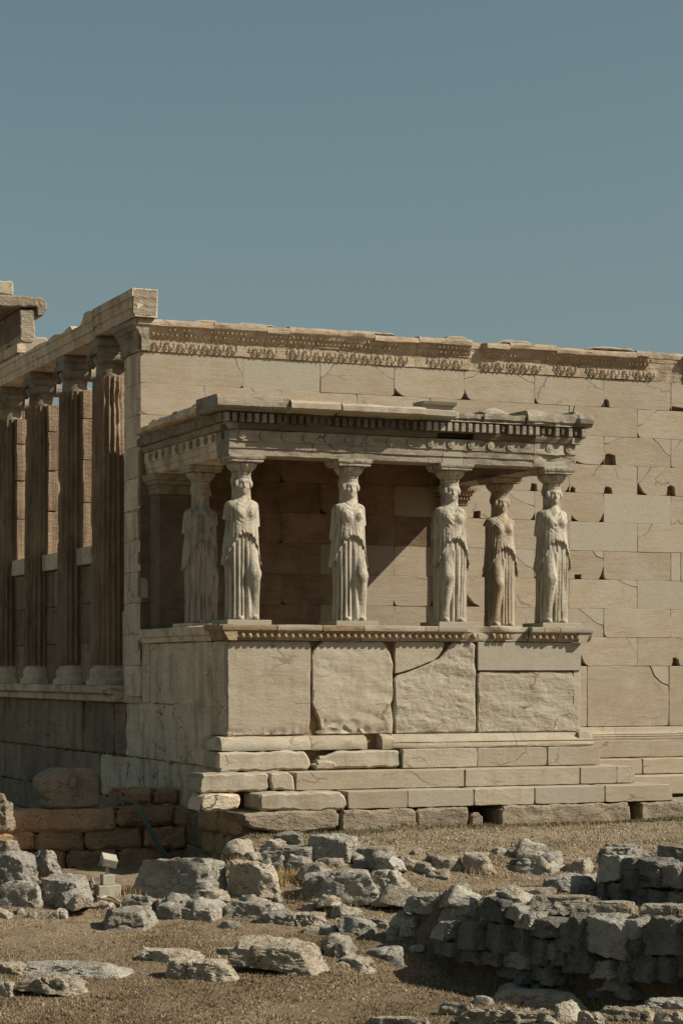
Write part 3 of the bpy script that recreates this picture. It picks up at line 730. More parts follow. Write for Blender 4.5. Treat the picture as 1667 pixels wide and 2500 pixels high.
def capital_mesh():
    m = MB()
    m.lathe([(0.285, 7.08), (0.295, 7.12), (0.30, 7.30), (0.31, 7.33), (0.34, 7.36), (0.37, 7.42), (0.36, 7.46), (0.30, 7.48)], 28, fn=lambda r, z, a: r * (1 + 0.012 * math.sin(a * 5 + z * 20)))
    m.box(-0.38, 0.38, -0.43, 0.43, 7.50, 7.60, 0.02); m.box(-0.36, 0.36, -0.36, 0.36, 7.60, 7.745, 0.02)
    for sy in (-1, 1):                      # volutes as bolsters with a spiral face
        for xs in (-0.37, 0.25):
            rows = []
            for i in range(34):
                t = i / 33 * 4.6 * math.pi; r = 0.155 * (1 - i / 40)
                cy, cz = sy * 0.33, 7.44
                p = (cy + sy * math.sin(t) * r, cz + math.cos(t) * r); w = 0.02 * (1 - i / 60)
                rows.append([(xs + q[0] * 0.12, p[0] + q[1] * w, p[1] + q[2] * w) for q in ((0, -1, 0), (0, 0, 1), (0, 1, 0), (0, 0, -1), (1, 0, -1), (1, 1, 0))][:6])
            m.sweep(rows, smooth=False)
        rows = []
        for i in range(9):
            x = -0.33 + 0.66 * i / 8; r = 0.13 - 0.045 * math.sin(math.pi * i / 8)
            rows.append([(x, sy * 0.33 + r * math.cos(q), 7.44 + r * math.sin(q)) for q in np.linspace(0, 2 * math.pi, 12, endpoint=False)])
        m.sweep(rows, smooth=True)
    m.V = [(x * 0.78, y * 0.72, z) for x, y, z in m.V]; me = m.mesh('capital', M['entab'], sharp=40)
    V = np.array([v.co[:] for v in me.vertices]); d = fbm(V * 6, 5, 3) * 0.022
    for v, dd in zip(me.vertices, d): v.co.x += dd; v.co.y += dd * 0.7
    return me
CAP = capital_mesh()
XC = 0.08
for i, y in enumerate((6.05, 8.15, 10.45, 12.75)):
    c = empty('column', parent=temple); c.location = (XC, y, 0); c.rotation_euler = (0, 0, i * 1.1)
    for nm, me_ in (('shaft', SHAFT), ('base', BASE)):
        o = bpy.data.objects.new(nm, me_); COL.objects.link(o); o.parent = c
    o = bpy.data.objects.new('capital', CAP); COL.objects.link(o); o.parent = c; o.rotation_euler = (0, 0, -i * 1.1)
# walls between the columns: parapet, sill, jambs
def infill(y0, y1, jamb_top, win):
    p = MB().box(0.16, 0.34, y0, y1, 1.9, 4.05).build('infill_wall', M['core'], temple)
    z = 1.98
    for k, h in enumerate((0.72, 0.68, 0.67)):
        ym = y0 + (y1 - y0) * (0.35 + 0.3 * ((k * 7 + int(y0 * 3)) % 3) / 2)
        for a, b in ((y0, ym), (ym, y1)):
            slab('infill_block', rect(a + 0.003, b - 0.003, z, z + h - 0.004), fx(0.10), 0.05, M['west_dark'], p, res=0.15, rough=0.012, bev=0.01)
        z += h
    slab('window_sill', rect(y0 + 0.01, y1 - 0.01, 4.055, 4.36), fx(0.03), 0.32, M['west'], p, res=0.15, rough=0.008, bev=0.01)
    if win:
        w = 0.24
        for a, b in ((y0, y0 + w), (y1 - w, y1)):
            zt = 4.365
            for q, h in enumerate((0.8, 0.75, 0.72, 0.5)):
                if zt + h > jamb_top: break
                slab('window_jamb', rect(a, b, zt, zt + h - 0.004), fx(0.10), 0.2, M['column'], p, res=0.13, rough=0.02, bev=0.012); zt += h
infill(6.22, 7.97, 7.2, True); infill(8.32, 10.28, 7.2, True); infill(10.62, 12.58, 7.2, True); infill(12.92, 15.9, 7.2, True)
ifw = MB().box(0.20, 0.50, 5.02, 5.72, 1.9, 3.2).build('infill_wall', M['west'], temple)
# rough picked flank behind the first column
slab('picked_flank', rect(0.10, 0.40, 2.0, 7.5), fy(5.86), 0.3, M['column_pale'], temple, res=0.09, rough=0.03, jag=0.02, bev=0.02)
slab('picked_flank', rect(0.15, 0.40, 2.0, 7.2), fy(7.98), 0.3, M['column_pale'], temple, res=0.12, rough=0.03, jag=0.02, bev=0.02)
# far interior: north wall of the hall, seen sunlit through the windows
nw = MB().box(0.6, XE, 14.72, 15.3, 0.0, 6.6).build('north_wall', M['core'], temple)
for n in range(9):
    z1 = 6.75 - n * HC
    x = 0.62 + (0.65 if n % 2 else 0)
    if n % 2: slab('wall_block', rect(0.62, x, z1 - HC + 0.004, z1), fy(14.6), 0.12, M['wall'], nw, res=0.2, rough=0.008)
    while x < 5.5:
        slab('wall_block', rect(x + 0.004, x + 1.3, z1 - HC + 0.004, z1), fy(14.6), 0.12, M['wall'], nw, res=0.2, rough=0.01, bev=0.012); x += 1.304
slab('lintel', rect(0.62, 5.8, 6.76, 7.05), fy(14.5), 0.5, M['wall'], nw, res=0.2, rough=0.01)

# ---- corner of the north porch roof, far left
NP = at_d(0, 47.0)
npo = empty('north_porch', parent=temple)
def npx(px, py, D=46.5):
    X, Y = at_d(px, D); return X, Y, CZ + (HOR - py) / F_PX * D
yf = at_d(48, 46.5)[1]; x0 = at_d(48, 46.5)[0]
zz = lambda py: CZ + (HOR - py) / F_PX * 46.5
def np_block(name, xa, xb, ya, yb, za, zb, mat, rough=0.03):
    o = slab(name, rect(xa, xb, za, zb), fy(ya), yb - ya, mat, npo, res=0.08, rough=rough, jag=0.02, bev=0.03)
    return o
np_block('frieze_block', x0, x0 + 0.34, yf, yf + 5, zz(836), zz(752), M['column_pale'])
fr = slab('frieze_slab', rect(yf + 0.02, yf + 5, zz(836), zz(756)), fx(x0 - 0.01), 0.1, M['dark'], npo, res=0.15, rough=0.03, bev=0.01)
cor = [(x0 - 0.5, zz(752)), (x0 + 0.34, zz(748)), (x0 + 0.36, zz(770)), (x0 + 0.44, zz(772)), (x0 + 0.58, zz(762)), (x0 + 0.60, zz(738)), (x0 + 0.52, zz(722)), (x0 - 0.5, zz(722))]
slab('cornice_block', cor, fy(yf - 0.06), 5, M['found'], npo, res=0.07, rough=0.03, jag=0.015, bev=0.03)
np_block('top_chunk', x0 - 0.9, x0 - 0.11, yf + 0.1, yf + 0.9, zz(721), zz(684), M['wall'], 0.06)
np_block('architrave_block', x0 - 0.02, x0 + 0.62, yf + 0.02, yf + 5, zz(862), zz(818), M['wall'])
slab('ledge', rect(yf + 0.0, yf + 5, zz(860), zz(838)), fx(x0 - 0.06), 0.2, M['west'], npo, res=0.15, rough=0.01, bev=0.01)
slab('architrave_face', rect(yf + 0.0, yf + 5, zz(930), zz(862)), fx(x0 + 0.0), 0.3, M['west'], npo, res=0.15, rough=0.01, bev=0.01)
zt_ = zz(930)
for dy in (0.45, 2.9):
    o = obj('porch_column', SHAFT, npo); o.scale = (1.15, 1.15, (zt_ + 0.05) / 4.82); o.location = (x0 + 0.32, yf + dy, -2.3 * (zt_ + 0.05) / 4.82 - 0.03)
# ------------------------------------------------------------------ the porch of the statues
XP = 5.70                                       # podium width
porch = empty('statue_porch', (2.85, 2.0, 0.3))
tag(porch, 'marble porch on a tall block podium carrying six statues under a broken flat roof', 'porch')
podium = MB().box(0.10, XP - 0.10, 0.10, 0.62, 0.25, 2.80).box(0.10, 0.64, 0.62, YW - 0.02, 0.25, 2.80).box(XP - 0.64, XP - 0.10, 0.62, YW - 0.02, 0.25, 2.80).build('podium', M['core'], porch)
def P0(*pts): return [at_y(x, y, 0.0) for x, y in pts]
def bump_band(z0, z1, amp, seed):
    def f(a, b):
        P = np.stack([a * 6, b * 9, np.full_like(a, seed)], 1)
        return -amp * (np.abs(fbm(P, seed, 4)) * 1.8) * sstep(-b, -z1, -z0)
    return f
def rubbly(amp, seed, sc=7.0):
    def f(a, b):
        P = np.stack([a * sc, b * sc * 1.6, np.full_like(a, seed)], 1)
        q = fbm(P, seed, 5); r = fbm(P * 0.35, seed + 2, 3)
        bd = fbm(np.stack([a * 1.6, b * 6.5 + a * 1.2, np.full_like(a, seed)], 1), seed + 6, 4); bd = np.floor(bd * 5) / 5
        return amp * (q * 0.45 + r * 0.6 + bd * 1.5 - np.abs(fbm(P * 1.9, seed + 4, 3)) * 0.8)
    return f
ZP0, ZP1 = 1.285, 2.64
# front blocks
slab('podium_block', [(0.0, ZP0), (1.225, ZP0), (1.25, 1.33), (1.272, 1.5), (1.282, ZP1), (0.0, ZP1)], fy(0), 0.12, M['podium'], podium, res=0.035, rough=0.004, jag=0.006, bev=0.014, relief=lambda a, b: bump_band(1.28, 1.42, 0.04, 3)(a, b) + rubbly(0.004, 31)(a, b), seed=901)
a1 = 1.289; a2 = 2.59
slab('podium_block', [(a1 + 0.10, ZP0), (a2 - 0.02, ZP0), (a2 - 0.01, 1.5), (a2 - 0.05, 1.72), (a2 - 0.01, 1.8), (a2 - 0.01, 2.30), (a2 - 0.05, 2.45), (a2 - 0.10, 2.54), (a2 - 0.16, ZP1), (a1 + 0.14, ZP1), (a1 + 0.08, 2.56), (a1 + 0.005, 2.48), (a1 + 0.005, 1.75), (a1 + 0.06, 1.62), (a1 + 0.13, 1.5), (a1 + 0.13, 1.38), (a1 + 0.06, 1.33)],
     fy(0), 0.12, M['podium'], podium, res=0.035, rough=0.006, jag=0.006, bev=0.016, relief=lambda a, b: bump_band(1.3, 1.75, 0.04, 5)(a, b) + rubbly(0.011, 8)(a, b), seed=902)
a3 = 3.945
crack = [(a2 + 0.01, 2.16), (a2 + 0.2, 2.21), (a2 + 0.42, 2.28), (a2 + 0.62, 2.36), (a2 + 0.72, 2.42), (a2 + 0.80, 2.54), (a2 + 0.82, ZP1)]
slab('podium_block', crack[:-1] + [crack[-1], (a2 + 0.01, ZP1)], fy(0), 0.12, M['podium'], podium, res=0.06, rough=0.004, jag=0.004, bev=0.008, proud=0.008, seed=903)
slab('podium_block', [(a2 + 0.03, ZP0), (a3 - 0.01, ZP0), (a3 - 0.01, 2.30), (a3 - 0.03, ZP1), (a2 + 0.92, ZP1), (a2 + 0.86, 2.52), (a2 + 0.75, 2.40)] + [(x, z - 0.018) for x, z in crack[:4]][::-1] + [(a2 + 0.015, 1.62)],
     fy(0), 0.12, M['podium_rough'], podium, res=0.028, rough=0.014, jag=0.006, bev=0.02, relief=rubbly(0.019, 12), proud=-0.004, seed=904)
slab('podium_block', rect(a3 + 0.008, XP, 2.215, ZP1), fy(0), 0.12, M['new'], podium, res=0.12, rough=0.001, jag=0.001, bev=0.005, proud=0.012)
slab('podium_block', [(a3 + 0.015, ZP0), (XP + 0.03, ZP0), (XP + 0.0, 1.4), (XP - 0.06, 1.75), (XP - 0.09, 2.1), (XP - 0.12, 2.205), (a3 + 0.008, 2.205)], fy(0), 0.12, M['podium_rough'], podium, res=0.028, rough=0.012, jag=0.006, bev=0.02, relief=rubbly(0.014, 22, 5.0), proud=-0.008, seed=905)
# west side blocks (in shade) and east return
ya, yb, yc = at_x(518, 1650, 0)[0], at_x(436, 1650, 0)[0], at_x(361, 1650, 0)[0]
slab('podium_block', rect(0.012, ya - 0.004, ZP0, ZP1), fx(0), 0.11, M['west'], podium, res=0.07, rough=0.01, bev=0.012)
slab('podium_block', rect(ya + 0.004, yb - 0.004, 1.26, ZP1), fx(0), 0.11, M['west'], podium, res=0.07, rough=0.03, jag=0.008, bev=0.016, proud=0.01)
slab('podium_block', rect(yb + 0.004, yc - 0.12, 1.70, ZP1), fx(0), 0.11, M['west'], podium, res=0.07, rough=0.02, jag=0.008, bev=0.014)
slab('podium_block', [(yb + 0.01, 1.265), (yc + 0.05, 1.265), (yc - 0.15, 1.45), (yc - 0.25, 1.69), (yb + 0.04, 1.69)], fx(0), 0.11, M['west'], podium, res=0.07, rough=0.04, jag=0.012, bev=0.02)
slab('podium_block', rect(yc - 0.112, YW - 0.01, 1.70, 2.86), fx(-0.02), 0.11, M['west'], podium, res=0.1, rough=0.012, bev=0.01)
for k, (a, b) in enumerate(((0.012, 1.3), (1.31, 2.6), (2.61, YW - 0.01))):
    slab('podium_block', rect(a, b, ZP0, ZP1), fe(XP), 0.11, M['podium'], podium, res=0.12, rough=0.01)
# moulding below the podium
PBASE = [(0.15, 1.075), (0.16, 1.10), (0.15, 1.13), (0.14, 1.15), (0.15, 1.17), (0.12, 1.20), (0.08, 1.235), (0.06, 1.268), (0.0, 1.28)]
PBR = [(0.14, 1.075), (0.15, 1.12), (0.13, 1.20), (0.09, 1.25), (0.0, 1.275)]
run_x('base_moulding', PBR, -0.14, 1.225, 0, M['podium'], podium, ds=0.05, noise=0.03, seed=5)
run_x('base_moulding', PBR, 1.235, 2.10, 0, M['podium'], podium, ds=0.05, noise=0.035, seed=6)
run_x('base_moulding', PBR, 2.35, 2.52, 0, M['podium'], podium, ds=0.04, noise=0.05, seed=7)
run_x('base_moulding', PBASE, 2.53, 4.52, 0, M['podium'], podium, ds=0.06, noise=0.008, seed=8, cut=lambda x: 0.65 + 0.35 * min(1, max(0, (x - 2.53) / 0.4)))
run_x('base_moulding', PBASE, 4.53, XP + 0.14, 0, M['podium'], podium, ds=0.06, noise=0.008, seed=9)
run_y('base_moulding', PBR, -0.13, 0.8, 0, M['west'], podium, ds=0.06, noise=0.02, seed=10)
run_y('base_moulding', PBASE, -0.13, YW - 0.2, XP, M['podium'], podium, sgn=1, seed=11)
podium_fill = MB().box(0.12, XP + 0.08, 0.06, YW - 0.2, 0.3, 1.07).build('podium_core', M['core'], podium)
# courses and steps: (top, bottom, front Y, west X, east X, joints, rough left part)
def steps(zt, zb, Yf, Xe, joints, first, mats, rough=0.006, Xw=None):
    for k, (a, b) in enumerate(zip(joints[:-1], joints[1:])):
        mt = mats[k % len(mats)]; rr = rough
        jag = 0.003; bev = 0.009
        if k < first: rr = 0.03; jag = 0.02; bev = 0.03
        poly = rect(a + 0.001, b - 0.001, zb, zt)
        if k == len(joints) - 2 and Xe: poly = [(a + 0.003, zb), (b, zb), (b - 0.02, zb + (zt - zb) * 0.5), (b - 0.06, zt), (a + 0.003, zt)]
        slab('step_block', poly, fy(Yf), 0.62, mt, podium, res=0.055 if k < first else 0.1, rough=rr, jag=jag, bev=bev, proud=rnd.uniform(-0.01, 0.01))
XJ = lambda *p: [at_y(px, 1880, -0.4)[0] for px in p]
steps(1.068, 0.785, -0.20, 5.9, [-0.22] + [1.20], 1, [M['podium']])
slab('step_block', [(1.30, 0.80), (2.62, 0.80), (2.62, 1.06), (1.62, 1.06), (1.45, 0.99), (1.30, 0.98)], fy(-0.17), 0.5, M['podium'], podium, res=0.06, rough=0.025, jag=0.012, bev=0.03)
slab('step_block', [(1.22, 0.80), (1.60, 0.79), (1.58, 0.90), (1.25, 0.93)], fy(-0.22), 0.4, M['podium'], podium, res=0.06, rough=0.03, jag=0.015, bev=0.03)
steps(1.068, 0.785, -0.20, 5.95, [2.63, 3.85, 5.02, 5.95], 0, [M['podium'], M['wall'], M['wall']])
steps(0.78, 0.52, -0.60, 6.3, [-0.62, 0.42, 0.80], 2, [M['podium']])
steps(0.78, 0.52, -0.60, 6.32, [0.81, 3.45, 5.35, 5.98, 6.32], 0, [M['wall'], M['podium']])
steps(0.515, 0.265, -1.00, 6.7, [0.10, 1.42], 1, [M['podium']])
steps(0.515, 0.265, -1.00, 6.72, [1.43, 2.35, 3.40, 4.38, 5.55, 6.72], 0, [M['wall'], M['new'], M['podium'], M['new']])
slab('step_block', [(-0.72, 0.27), (-0.12, 0.29), (-0.08, 0.50), (-0.64, 0.51)], fy(-0.80), 0.5, M['west'], podium, res=0.07, rough=0.03, jag=0.015, bev=0.03)
# east returns of the steps
for zt, zb, Xe, Yf in ((1.068, 0.785, 5.93, -0.15), (0.78, 0.52, 6.28, -0.55), (0.515, 0.265, 6.68, -0.95)):
    for a, b in ((Yf, 1.2), (1.2, 2.8)):
        slab('step_block', rect(a + 0.01, b, zb, zt - 0.004), fe(Xe - 0.012), 0.55, M['podium'], podium, res=0.2, rough=0.006, bev=0.012)
# pitted foundation course on the ground
fj = [(-0.05, 1.28, 0.0), (1.30, 2.45, 0.0), (2.47, 3.30, 0.05), (3.34, 3.58, 0.10), (3.80, 5.95, 0.0), (6.15, 8.2, 0.06), (8.22, 10.6, 0.08), (10.62, 13, 0.08)]
for k, (a, b, dy) in enumerate(fj):
    poly = rect(a, b, -0.18, 0.26)
    if k == 0: poly = [(a + 0.03, 0.04), (a + 0.5, -0.04), (b, 0.0), (b, 0.262), (a + 0.25, 0.262), (a - 0.12, 0.25), (a - 0.1, 0.1)]
    if k == 3: poly = [(a, -0.18), (b, -0.18), (b - 0.03, 0.16), (a + 0.03, 0.17)]
    slab('foundation_block', poly, fy(-1.08 + dy), 0.8, M['found'], podium, res=0.05, rough=0.035, jag=0.02, bev=0.03, nscale=6)

# ---- egg-and-dart cap of the podium
cap = MB().box(0.05, XP - 0.05, 0.05, 0.64, 2.805, 2.862).box(0.05, 0.66, 0.64, YW - 0.02, 2.805, 2.862).box(XP - 0.66, XP - 0.05, 0.64, YW - 0.02, 2.805, 2.862).build('podium_cap', M['egg'], porch)
CAPP = [(0.0, 2.645), (0.03, 2.65), (0.035, 2.675), (0.045, 2.68), (0.10, 2.775), (0.10, 2.785), (0.145, 2.79), (0.155, 2.82), (0.15, 2.865), (0.05, 2.872)]
EGG = egg_mesh('egg', 0.084, 0.05, 0.112, M['egg'], 8, 6)
DART = egg_mesh('dart', 0.014, 0.03, 0.085, M['egg'], 4, 4)
segs = [(-0.13, 0.70, 0.012, 'egg', 0), (0.71, 1.40, 0.01, 'podium', 0), (1.41, 2.05, 0.01, 'egg', 0), (2.06, 3.03, 0.012, 'podium', 0), (3.035, 3.24, 0.012, 'egg', 0),
        (3.245, 3.72, 0.001, 'new', 0), (3.73, 4.78, 0.03, 'podium', 1), (4.79, 5.0, 0.004, 'new', 0), (5.005, 5.27, 0.008, 'egg', 0), (5.275, XP + 0.15, 0.001, 'new', 0)]
for k, (a, b, nz, mt, broke) in enumerate(segs):
    cf = (lambda x: 0.45 + 0.2 * math.sin(x * 9)) if broke else None
    run_x('cap_block', CAPP, a + 0.003, b - 0.003, 0, M[mt if mt != 'podium' else 'podium'], cap, ds=0.05, noise=nz, seed=60 + k, cut=cf)
x = -0.02; k = 0
while x < XP + 0.05:
    sg = [s for s in segs if s[0] <= x <= s[1]]
    if sg and not (sg[0][4] and rnd.random() < 0.5):
        o = obj('egg', EGG, cap, (x, -0.066 if not sg[0][4] else -0.04, 2.728)); o.rotation_euler = (R(-26), 0, 0); o.scale = (1, 1, rnd.uniform(0.92, 1.05))
        o = obj('dart', DART, cap, (x + 0.054, -0.066, 2.722)); o.rotation_euler = (R(-26), 0, 0)
    x += 0.108; k += 1
run_y('cap_block', CAPP, -0.13, 0.55, 0, M['egg'], cap, ds=0.05, noise=0.02, seed=81)
run_y('cap_block', [(0.0, 2.645), (0.05, 2.65), (0.06, 2.72), (0.05, 2.73), (0.08, 2.74), (0.09, 2.86), (0.02, 2.87)], 0.56, 2.2, 0, M['west'], cap, noise=0.02, seed=82)
run_y('cap_block', [(0.0, 2.645), (0.05, 2.65), (0.06, 2.72), (0.05, 2.73), (0.08, 2.74), (0.09, 2.86), (0.02, 2.87)], 2.21, YW - 0.05, 0, M['west'], cap, noise=0.015, seed=83)
run_y('cap_block', CAPP, -0.12, YW - 0.2, XP, M['podium'], cap, sgn=1, seed=84)
y = 0.02
while y < 0.52:
    o = obj('egg', EGG, cap, (-0.066, y, 2.728)); o.rotation_euler = (R(-26), 0, R(-90)); y += 0.108
floor = MB().box(0.62, XP - 0.62, 0.60, YW - 0.02, 1.075, 1.25).build('floor_slab', M['west'], porch)

# ---- wall piers (antae) at the back corners with moulded capitals
def pier(x0, x1, ornate):
    y0 = 3.42 if not ornate else 3.80
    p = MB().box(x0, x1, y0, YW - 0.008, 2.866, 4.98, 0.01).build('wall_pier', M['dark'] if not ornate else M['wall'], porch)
    m = MB(); n = 0
    prof = [(0.0, 4.985), (0.01, 5.0), (0.015, 5.08), (0.04, 5.09), (0.045, 5.12), (0.03, 5.13), (0.055, 5.145), (0.085, 5.19), (0.08, 5.205), (0.10, 5.21), (0.125, 5.27), (0.125, 5.305)]
    rows = [[(x0 - o, y0 - o, z), (x1 + o, y0 - o, z), (x1 + o, YW - 0.006, z), (x0 - o, YW - 0.006, z)] for o, z in prof]
    m.sweep(rows); m.build('pier_capital', M['entab'] if not ornate else M['egg'], p)
    if ornate:
        r = MB(); base = egg_mesh('t', 0.045, 0.03, 0.05, None, 6, 4); bv = [v.co[:] for v in base.vertices]; bf = [tuple(q.vertices) for q in base.polygons]
        for zc, off in ((5.17, 0.065), (5.10, 0.04), (5.245, 0.105)):
            x = x0 - off + 0.03
            while x < x1 + off:
                r.add([(vx + x, vy + y0 - off, vz + zc) for vx, vy, vz in bv], bf, True); x += 0.055
            y = y0 - off + 0.03
            while y < YW - 0.05:
                r.add([(x0 - off + vy, y - vx, vz + zc) for vx, vy, vz in bv], bf, True); y += 0.055
        tag(r.build('egg_row', M['egg'], p), kind='stuff')
pier(0.10, 0.60, False); pier(5.18, 5.64, True)

# ---- beams: three fascias with discs, bead, dentils, broken cornice
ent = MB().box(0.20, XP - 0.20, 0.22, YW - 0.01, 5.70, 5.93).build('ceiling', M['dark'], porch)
FAC = [(0.0, 5.30), (0.0, 5.395), (0.018, 5.40), (0.018, 5.495), (0.036, 5.50), (0.036, 5.655)]
def arch_x(x0, x1, mat, nz=0.006, seed=1):
    rows = []; n = max(2, int((x1 - x0) / 0.07)); m = MB()
    for i in range(n + 1):
        x = x0 + (x1 - x0) * i / n
        d = fbm(np.array([(x * 4, o * 60, z * 11) for o, z in FAC]), seed, 4) * nz
        rows.append([(x, 0.09 - o + dd, z + dd * 0.8) for (o, z), dd in zip(FAC, d)] + [(x, 0.58, 5.655), (x, 0.58, 5.30)])
    m.sweep(rows); return m.build('beam_block', mat, ent, sharp=35)
def arch_y(y0, y1, X, sgn, mat, nz=0.006, seed=1):
    rows = []; n = max(2, int((y1 - y0) / 0.07)); m = MB()
    for i in range(n + 1):
        y = y0 + (y1 - y0) * i / n
        d = fbm(np.array([(y * 4, o * 60, z * 11) for o, z in FAC]), seed, 4) * nz
        rows.append([(X + sgn * (o + dd), y, z + dd * 0.8) for (o, z), dd in zip(FAC, d)] + [(X - sgn * 0.48, y, 5.655), (X - sgn * 0.48, y, 5.30)])
    m.sweep(rows); return m.build('beam_block', mat, ent, sharp=35)
arch_x(0.05, 1.95, M['entab'], 0.014, 1); arch_x(1.955, 3.42, M['entab'], 0.01, 2); arch_x(3.425, 3.75, M['new'], 0.002, 3); arch_x(3.755, 4.93, M['entab'], 0.012, 4); arch_x(4.935, 5.645, M['podium_rough'], 0.05, 5)
arch_y(0.585, 1.75, 0.055, -1, M['west'], 0.014, 6); arch_y(1.755, 3.0, 0.055, -1, M['west'], 0.01, 7); arch_y(3.005, YW - 0.01, 0.055, -1, M['west'], 0.01, 8)
arch_y(0.585, YW - 0.01, XP - 0.055, 1, M['entab'], 0.01, 9)
# discs
d = MB(); d.lathe([(0.062, 0.0), (0.062, 0.012), (0.057, 0.018), (0.028, 0.018), (0.024, 0.024), (0.0001, 0.026)], 18)
DISC = d.mesh('disc', M['entab'], sharp=40)
DISC2 = DISC.copy(); DISC2.materials.clear(); DISC2.materials.append(M['wall'])
for i in range(17):
    x = 0.24 + i * 0.33
    if x > 5.62 or i in (14,): continue
    o = obj('disc', DISC2 if i > 11 or i == 10 else DISC, ent, (x, 0.052, 5.578)); o.rotation_euler = (R(90), 0, 0); o.scale = (1, 1, rnd.uniform(0.7, 1.6))
for i in range(11):
    o = obj('disc', DISC, ent, (0.017, 0.33 + i * 0.33, 5.578)); o.rotation_euler = (0, R(-90), 0)
# bead course under the dentils and the dentil band
BEAD = [(0.036, 5.66), (0.06, 5.668), (0.075, 5.70), (0.10, 5.735), (0.10, 5.75)]
def ring_x(name, prof, segs_, mat, nz, Y=0.09, s0=0):
    for k, (a, b) in enumerate(segs_): run_x(name, prof, a, b, Y, mat, ent, ds=0.06, noise=nz, seed=s0 + k)
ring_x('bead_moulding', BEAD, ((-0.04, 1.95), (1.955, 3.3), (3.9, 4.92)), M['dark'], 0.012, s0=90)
run_x('bead_moulding', BEAD, 4.93, 5.72, 0.09, M['entab'], ent, noise=0.003, seed=96)
run_y('bead_moulding', BEAD, -0.02, YW - 0.01, 0.055, M['entab'], ent, noise=0.012, seed=97)
run_y('bead_moulding', BEAD, -0.02, YW - 0.01, XP - 0.055, M['entab'], ent, noise=0.012, seed=98, sgn=1)
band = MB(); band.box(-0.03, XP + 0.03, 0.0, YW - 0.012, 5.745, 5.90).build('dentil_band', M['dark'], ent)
dm = MB().box(-0.034, 0.034, -0.085, 0.0, 0, 0.125, 0.006).mesh('dentil', M['entab'])
dm_new = MB().box(-0.036, 0.036, -0.09, 0.0, 0, 0.127, 0.003).mesh('dentil', M['new'])
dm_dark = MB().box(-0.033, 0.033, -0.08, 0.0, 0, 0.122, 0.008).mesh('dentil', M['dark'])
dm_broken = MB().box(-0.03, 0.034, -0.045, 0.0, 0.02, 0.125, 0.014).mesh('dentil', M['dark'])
x = -0.03; i = 0
while x < XP + 0.03:
    me_ = dm if x < 0.75 else (dm_dark if rnd.random() < 0.6 else dm_broken)
    if 3.05 < x < 3.5: me_ = dm_new
    elif x > 3.5: me_ = dm if rnd.random() < 0.8 else dm_broken
    obj('dentil', me_, ent, (x, 0.003, 5.757)); x += 0.1125
y = 0.06
while y < YW - 0.05:
    o = obj('dentil', dm, ent, (-0.027, y, 5.757)); o.rotation_euler = (0, 0, R(-90)); y += 0.1125
y = 0.06
while y < YW - 0.05:
    o = obj('dentil', dm, ent, (XP + 0.027, y, 5.757)); o.rotation_euler = (0, 0, R(90)); y += 0.1125
# cornice: heavily broken slabs; the front edge recedes where it has fallen off
def cornice_x(x0, x1, out, zb, zt, mat, seed, nz=0.03, ragged=0.05, back=0.7):
    n = max(3, int((x1 - x0) / 0.045)); rows = []; m = MB()
    xs = [x0 + (x1 - x0) * i / n for i in range(n + 1)]
    for x in xs:
        e = fbm(np.array([(x * 3.1, seed * 1.0, 0.3)]), seed, 4)[0]; e2 = fbm(np.array([(x * 4.2, seed * 1.0, 5.3)]), seed + 1, 4)[0]
        oo = out(x) if callable(out) else out
        oo = oo + e * ragged; zz_ = zt + e2 * nz
        yb = 0.09 - oo
        prof = [(0.0, 5.905), (-0.06, 5.91), (-0.085, zb - 0.015), (yb + 0.03, zb), (yb, zb + 0.015 + 0.01 * e2), (yb, zb + 0.085 + 0.02 * e), (yb + 0.03 + 0.03 * abs(e2), zz_ - 0.012), (yb + 0.10, zz_), (back, zz_ + 0.01), (back, 5.905)]
        if yb > -0.10: prof[2] = (min(-0.02, yb + 0.04), zb - 0.015)
        dd = fbm(np.array([(x * 9, p[0] * 12, p[1] * 12) for p in prof]), seed + 5, 3) * nz * 0.5
        rows.append([(x, p[0] + q * (1 if p[0] < 0.2 else 0), p[1] + q * 0.5) for p, q in zip(prof, dd)])
    m.sweep(rows); return m.build('cornice_block', mat, ent, sharp=30)
def tip(a, b, o0, o1): return lambda x: o0 + (o1 - o0) * min(1, max(0, (x - a) / (b - a)))
cornice_x(-0.23, 0.86, 0.33, 5.945, 6.12, M['entab'], 11, 0.02, 0.015)
cornice_x(0.865, 1.62, 0.385, 5.945, 6.08, M['podium'], 12, 0.03, 0.03)
cornice_x(1.66, 2.30, 0.385, 5.945, 6.08, M['podium'], 13, 0.03, 0.02)
cornice_x(2.305, 2.98, 0.385, 5.945, 6.07, M['podium'], 14, 0.03, 0.03)
cornice_x(2.985, 3.62, lambda x: 0.34 if x < 3.52 else 0.16, 5.945, 6.06, M['new'], 15, 0.006, 0.004)
cornice_x(3.62, 4.02, 0.14, 5.95, 6.02, M['entab'], 16, 0.06, 0.05)
cornice_x(4.03, 4.72, 0.15, 5.95, 6.05, M['entab'], 17, 0.05, 0.06)
cornice_x(4.75, 5.86, lambda x: 0.17 + 0.04 * (x > 5.6), 5.95, 6.11, M['entab'], 18, 0.06, 0.05)
